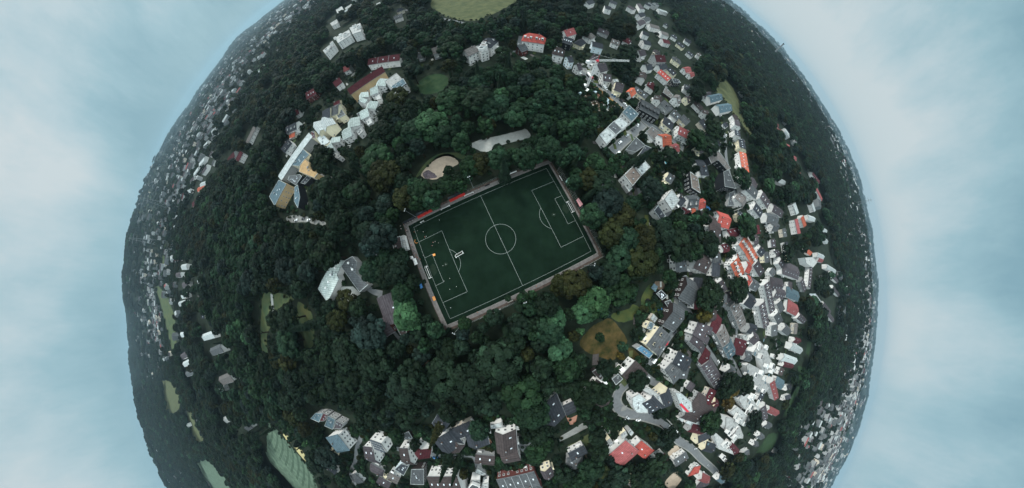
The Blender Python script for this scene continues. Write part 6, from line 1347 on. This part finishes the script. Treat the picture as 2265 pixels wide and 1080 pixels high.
for i, (px, py, qx, qy, m, l) in enumerate(((1283, 208, 1290, 203, 'container steel', 'pale blue site container at the wood’s edge'), (1297, 204, 1303, 200, 'white', 'white site container beside the crane foot'), (1290, 193, 1298, 190, 'white', 'long white site cabin below the crane truck'), (1312, 205, 1320, 212, 'container steel', 'grey site container behind the sheet-pile wall'))):
    x, y = at(px, py); rz = along(px, py, qx, qy); o = empty('site_container', (x, y, 0), rz); mb = MB().box((0, 0, 1.3), (5.5, 2.4, 2.6))
    for k in range(10): mb.box((-2.5 + k * .55, 1.22, 1.3), (.12, .06, 2.4)).box((-2.5 + k * .55, -1.22, 1.3), (.12, .06, 2.4))
    mb.build('shell', M[m], o); MB().box((2.78, 0, 1.2), (.06, 1.0, 2.1)).build('door', M['rail'], o); tag(o, l, 'container', 'site containers')
gr = random.Random(5); mb = MB()
for i in range(420):
    px, py = gr.uniform(1280, 1362), gr.uniform(186, 246)
    if not inpoly([(1278, 190), (1290, 184), (1308, 188), (1330, 208), (1352, 226), (1362, 238), (1350, 246), (1330, 250), (1312, 236), (1298, 216), (1282, 210)], np.array([px]), np.array([py]))[0]: continue
    x, y = at(px, py); q = gr.uniform(.25, 1.1); mb.box((x, y, q * .3), (q * gr.uniform(.6, 1.9), q, q * .6), 0 if gr.random() < .7 else 1, gr.random() * 3)
o = mb.build('rubble', [M['rubble'], M['terra']]); tag(o, kind='stuff')
# ---- garden things
def disc(px, py, r, h, m, rim, label, cat, name):
    x, y = at(px, py); P = lambda q: [(q * math.cos(a), q * math.sin(a)) for a in np.linspace(0, 6.283, 25)[:-1]]
    o = empty(name, (x, y, 0)); MB().prism(P(r), 0, h).build('rim', M[rim], o); MB().prism(P(r * .88), h - .05, h + .03).build('surface', M[m], o); tag(o, label, cat)
disc(1432, 667, 2.0, .7, 'rubber', 'Wd', 'black round trampoline on the lawn above the tower wing', 'trampoline', 'trampoline')
disc(1459, 686, 1.9, .9, 'blue canvas', 'blue canvas', 'blue round pool at the edge of the black timber house', 'pool', 'pool')
disc(1473, 361, 2.2, .8, 'turquoise water', 'white', 'turquoise round pool in a garden behind the flat grey house', 'pool', 'pool')
disc(1566, 460, 2.6, .8, 'blue canvas', 'blue canvas', 'round blue pool between the small red roof and the hipped house', 'pool', 'pool')
canopy([(1440, 637), (1447, 627), (1455, 634), (1450, 646)], 2.4, 'Rt', 'slate blue sun sail beside the bare earth patch', 'sun_sail', .1)
canopy([(1371, 664), (1380, 652), (1390, 662), (1379, 674)], 2.6, 'white cloth', 'garden shed roof of white sheets beside the wood edge', 'garden_shelter', .3)
canopy([(1423, 701), (1427, 698), (1431, 706), (1427, 710)], 2.3, 'pink canvas', 'pale parasol beside the small cream tower wing', 'parasol', .6)
# ---- skyline: chimneys and pylons
def tall(bx, by, tx, ty, rel, nm):
    d = ray(bx, by); r = 1500.0; x, y = d[0] / math.hypot(d[0], d[1]) * r, d[1] / math.hypot(d[0], d[1]) * r; z0 = float(terr(x, y))
    best = min(np.arange(10, 400, 1.0), key=lambda h: float(np.hypot(*(proj(np.array([[x, y, z0 + h]]))[0] - (tx, ty))))); return x, y, z0, float(best)
for bx, by, tx, ty, l in ((1713, 116, 1735, 98, 'tall grey chimney rising above the upper right skyline, the larger one'), (1622, 29, 1631, 22, 'short grey chimney on the upper right skyline near the picture top')):
    x, y, z, h = tall(bx, by, tx, ty, 0, 'c'); o = empty('chimney_stack', (x, y, z)); r = h * .055
    MB().bar((0, 0, 0), (0, 0, h), r, n=14, r2=r * .8).build('shaft', M['RN'] if 'RN' in M else M['rail'], o); MB().bar((0, 0, h * .95), (0, 0, h * 1.0 + .5), r * .95, n=14).build('cap', M['rubber'], o); tag(o, l, 'chimney', 'chimneys on the skyline')
for bx, by, tx, ty, l in ((320, 441, 307, 438, 'lattice pylon on the left skyline, the upper one'), (292, 528, 284, 527, 'lattice pylon on the left skyline, the lower one'), (1920, 444, 1928, 441, 'lattice pylon on the right skyline')):
    x, y, z, h = tall(bx, by, tx, ty, 0, 'p'); o = empty('pylon', (x, y, z), math.atan2(y, x)); w = h * .09; mb = MB()
    for s in (-1, 1):
        for t in (-1, 1): mb.bar((s * w, t * w, 0), (s * w * .12, t * w * .12, h), h * .005, n=4)
    for k in range(8):
        a, b = 1 - .88 * k / 8, 1 - .88 * (k + 1) / 8
        for s in (-1, 1): mb.bar((s * w * a, -w * a, h * k / 8), (s * w * b, w * b, h * (k + 1) / 8), h * .003, n=3).bar((-w * a, s * w * a, h * k / 8), (w * b, s * w * b, h * (k + 1) / 8), h * .003, n=3)
    mb.build('lattice', M['rail'], o)
    for zf, wf in ((.72, .13), (.84, .17), (.95, .10)): MB().bar((0, -h * wf, h * zf), (0, h * wf, h * zf), h * .006, n=4).build('cross_arm', M['rail'], o)
    tag(o, l, 'pylon', 'pylons on the skyline')
# ------------------------------------------------------------------ the rest of the town, far off: more houses than one could build one by one
gf = np.random.RandomState(31); mb = MB(); nf = 0
M['farwhite'] = mat('distant pale walls', (.36, .375, .375), var=.4, scale=.02); M['fargrey'] = mat('distant grey walls', (.15, .165, .17), var=.4, scale=.02)
MF = [M['farwhite'], M['fargrey'], M['Wg'], M['Rg'], M['Rp'], M['Rm'], M['Rl'], M['Rc']]
for r0, r1, step, big in ((560, 1000, 24, .9), (1000, 1900, 25, 1.0), (1900, 3600, 44, 1.4), (3600, 6500, 90, 2.2)):
    X, Y = grid(r0, r1, step); Z = terr(X, Y); PX = proj(np.stack([X, Y, Z], 1)); pr = np.full(len(X), .06)
    JX = PX + gf.randn(*PX.shape) * 20
    for p, q in TOWNP: pr = np.maximum(pr, inpoly(p, JX[:, 0], JX[:, 1]) * q * (.5 if r0 < 1900 else .26))
    dense = inpoly(np.array([(1795, 270), (1830, 290), (1870, 400), (1895, 480), (1905, 600), (1888, 700), (1880, 600), (1860, 480), (1830, 380)]), PX[:, 0] + gf.randn(len(X)) * 8, PX[:, 1]); pr = np.maximum(pr, dense * .8)
    cl = .5 + .5 * np.sin(X / 190 + 1) * np.sin(Y / 160); keep = (gf.rand(len(X)) < pr * (.35 + .9 * cl)) & (PX[:, 0] > -30) & (PX[:, 0] < 2300) & (PX[:, 1] > -40) & (PX[:, 1] < 1110)
    for x, y, z, p in zip(X[keep], Y[keep], Z[keep], PX[keep]):
        if clr_frac(p[0], p[1], 3) > .2 or (r0 < 1000 and (np.hypot(FT[:, 0] - x, FT[:, 1] - y) < FT[:, 2] + 9).any()): continue
        w, l_, h = gf.uniform(9, 15) * big, gf.uniform(11, 26) * big, gf.uniform(9, 17) * (1 + .35 * (big - 1)); a = gf.rand() * 3.14; wm = int(gf.choice(3, p=[.40, .52, .08])); rm = int(gf.choice([3, 4, 5, 6, 7], p=[.36, .34, .05, .22, .03]))
        ca, sa = math.cos(a), math.sin(a); R2 = lambda u, v, zz: (x + u * ca - v * sa, y + u * sa + v * ca, z + zz)
        hl, hw, rh = l_ / 2, w / 2, w * .28
        q = [R2(-hl, -hw, -3), R2(hl, -hw, -3), R2(hl, hw, -3), R2(-hl, hw, -3)]; t = [R2(-hl, -hw, h), R2(hl, -hw, h), R2(hl, hw, h), R2(-hl, hw, h)]; A, B = R2(-hl, 0, h + rh), R2(hl, 0, h + rh)
        for i in range(4): mb.quad([q[i], q[(i + 1) % 4], t[(i + 1) % 4], t[i]], wm)
        mb.quad([t[1], t[2], B], wm).quad([t[3], t[0], A], wm).quad([t[0], t[1], B, A], rm).quad([t[2], t[3], A, B], rm); nf += 1
o = mb.build('distant_houses', MF); tag(o, kind='stuff'); print('far houses', nf)
# ------------------------------------------------------------------ garden shrubs and hedges, garden paving
pts = []
for r in RESP:
    lo, hi = r.min(0), r.max(0); n = int((hi[0] - lo[0]) * (hi[1] - lo[1]) / 34)
    for px, py in np.stack([gf.uniform(lo[0], hi[0], n), gf.uniform(lo[1], hi[1], n)], 1):
        if py > 1100 or not inpoly(r, np.array([px]), np.array([py]))[0] or occ_frac(px, py, 4) > .35: continue
        x, y = at(px, py)
        if (np.hypot(FT[:, 0] - x, FT[:, 1] - y) < FT[:, 2] * .8).any() or (np.hypot(RP[:, 0] - x, RP[:, 1] - y) < RP[:, 2] + .8).any(): continue
        s = gf.uniform(.16, .40); c = avail(int(gf.choice([0, 1, 3])), str(gf.choice(['dark', 'mid', 'dark', 'olive', 'mid', 'bright'], p=[.3, .3, .15, .12, .08, .05]))); pts.append((x, y, float(terr(x, y)) - 1.2 * s, s, s * .7, *c))
for cq in CLEAR[1:]:
    W_ = [np.array(at(*p)) for p in cq]
    for A, B in zip(W_, W_[1:] + W_[:1]):
        Ln = np.linalg.norm(B - A); nn = int(Ln / 3.2)
        if np.hypot(*A) > 420: continue
        for i in range(nn):
            if gf.rand() < .4: continue
            p = A + (B - A) * (i + gf.rand()) / nn + gf.randn(2) * 1.1; s = gf.uniform(.10, .30); pts.append((p[0], p[1], -1.2 * s, s * 1.2, s * .6, *avail(int(gf.choice([0, 1, 3])), str(gf.choice(['dark', 'mid', 'olive'])))))
scatter('garden_shrubbery', pts, 'stuff'); print('shrubs', len(pts))
mb = MB(); k = 0
for o_ in [h_[0] for h_ in HOUSES]:
    x, y = o_.location.x, o_.location.y; d = math.hypot(x, y)
    if d > 420 or k > 640: continue
    for _ in range(4):
        a = gf.rand() * 6.28; rr = gf.uniform(7, 13); u, v = x + rr * math.cos(a), y + rr * math.sin(a); w, l_ = gf.uniform(1.5, 5), gf.uniform(2.5, 8); an = o_.rotation_euler.z; ca, sa = math.cos(an), math.sin(an)
        if inpoly(CLR[0], *[np.array([q]) for q in proj(np.array([[u, v, 0]]))[0]])[0]: continue
        mb.quad([(u + s * w * ca - t * l_ * sa, v + s * w * sa + t * l_ * ca, .050 + .0004 * k) for s, t in ((-.5, -.5), (.5, -.5), (.5, .5), (-.5, .5))], int(gf.choice(5, p=[.25, .15, .15, .25, .2]))); k += 1
o = mb.build('garden_paving', [M['paving'], M['paleslab'], M['brownpave'], M['lawn'], M['park']]); tag(o, kind='structure')
# ------------------------------------------------------------------ haze
hz = bpy.data.materials.new('haze'); hz.use_nodes = True; n = hz.node_tree.nodes; n.clear(); ou = n.new('ShaderNodeOutputMaterial'); pv = n.new('ShaderNodeVolumePrincipled')
pv.inputs['Color'].default_value = (.39, .58, .69, 1); pv.inputs['Density'].default_value = 6.2e-5; pv.inputs['Anisotropy'].default_value = .2; hz.node_tree.links.new(pv.outputs[0], ou.inputs['Volume'])
o = MB().box((0, 0, 190), (38000, 38000, 460)).build('haze', hz); tag(o, kind='stuff')
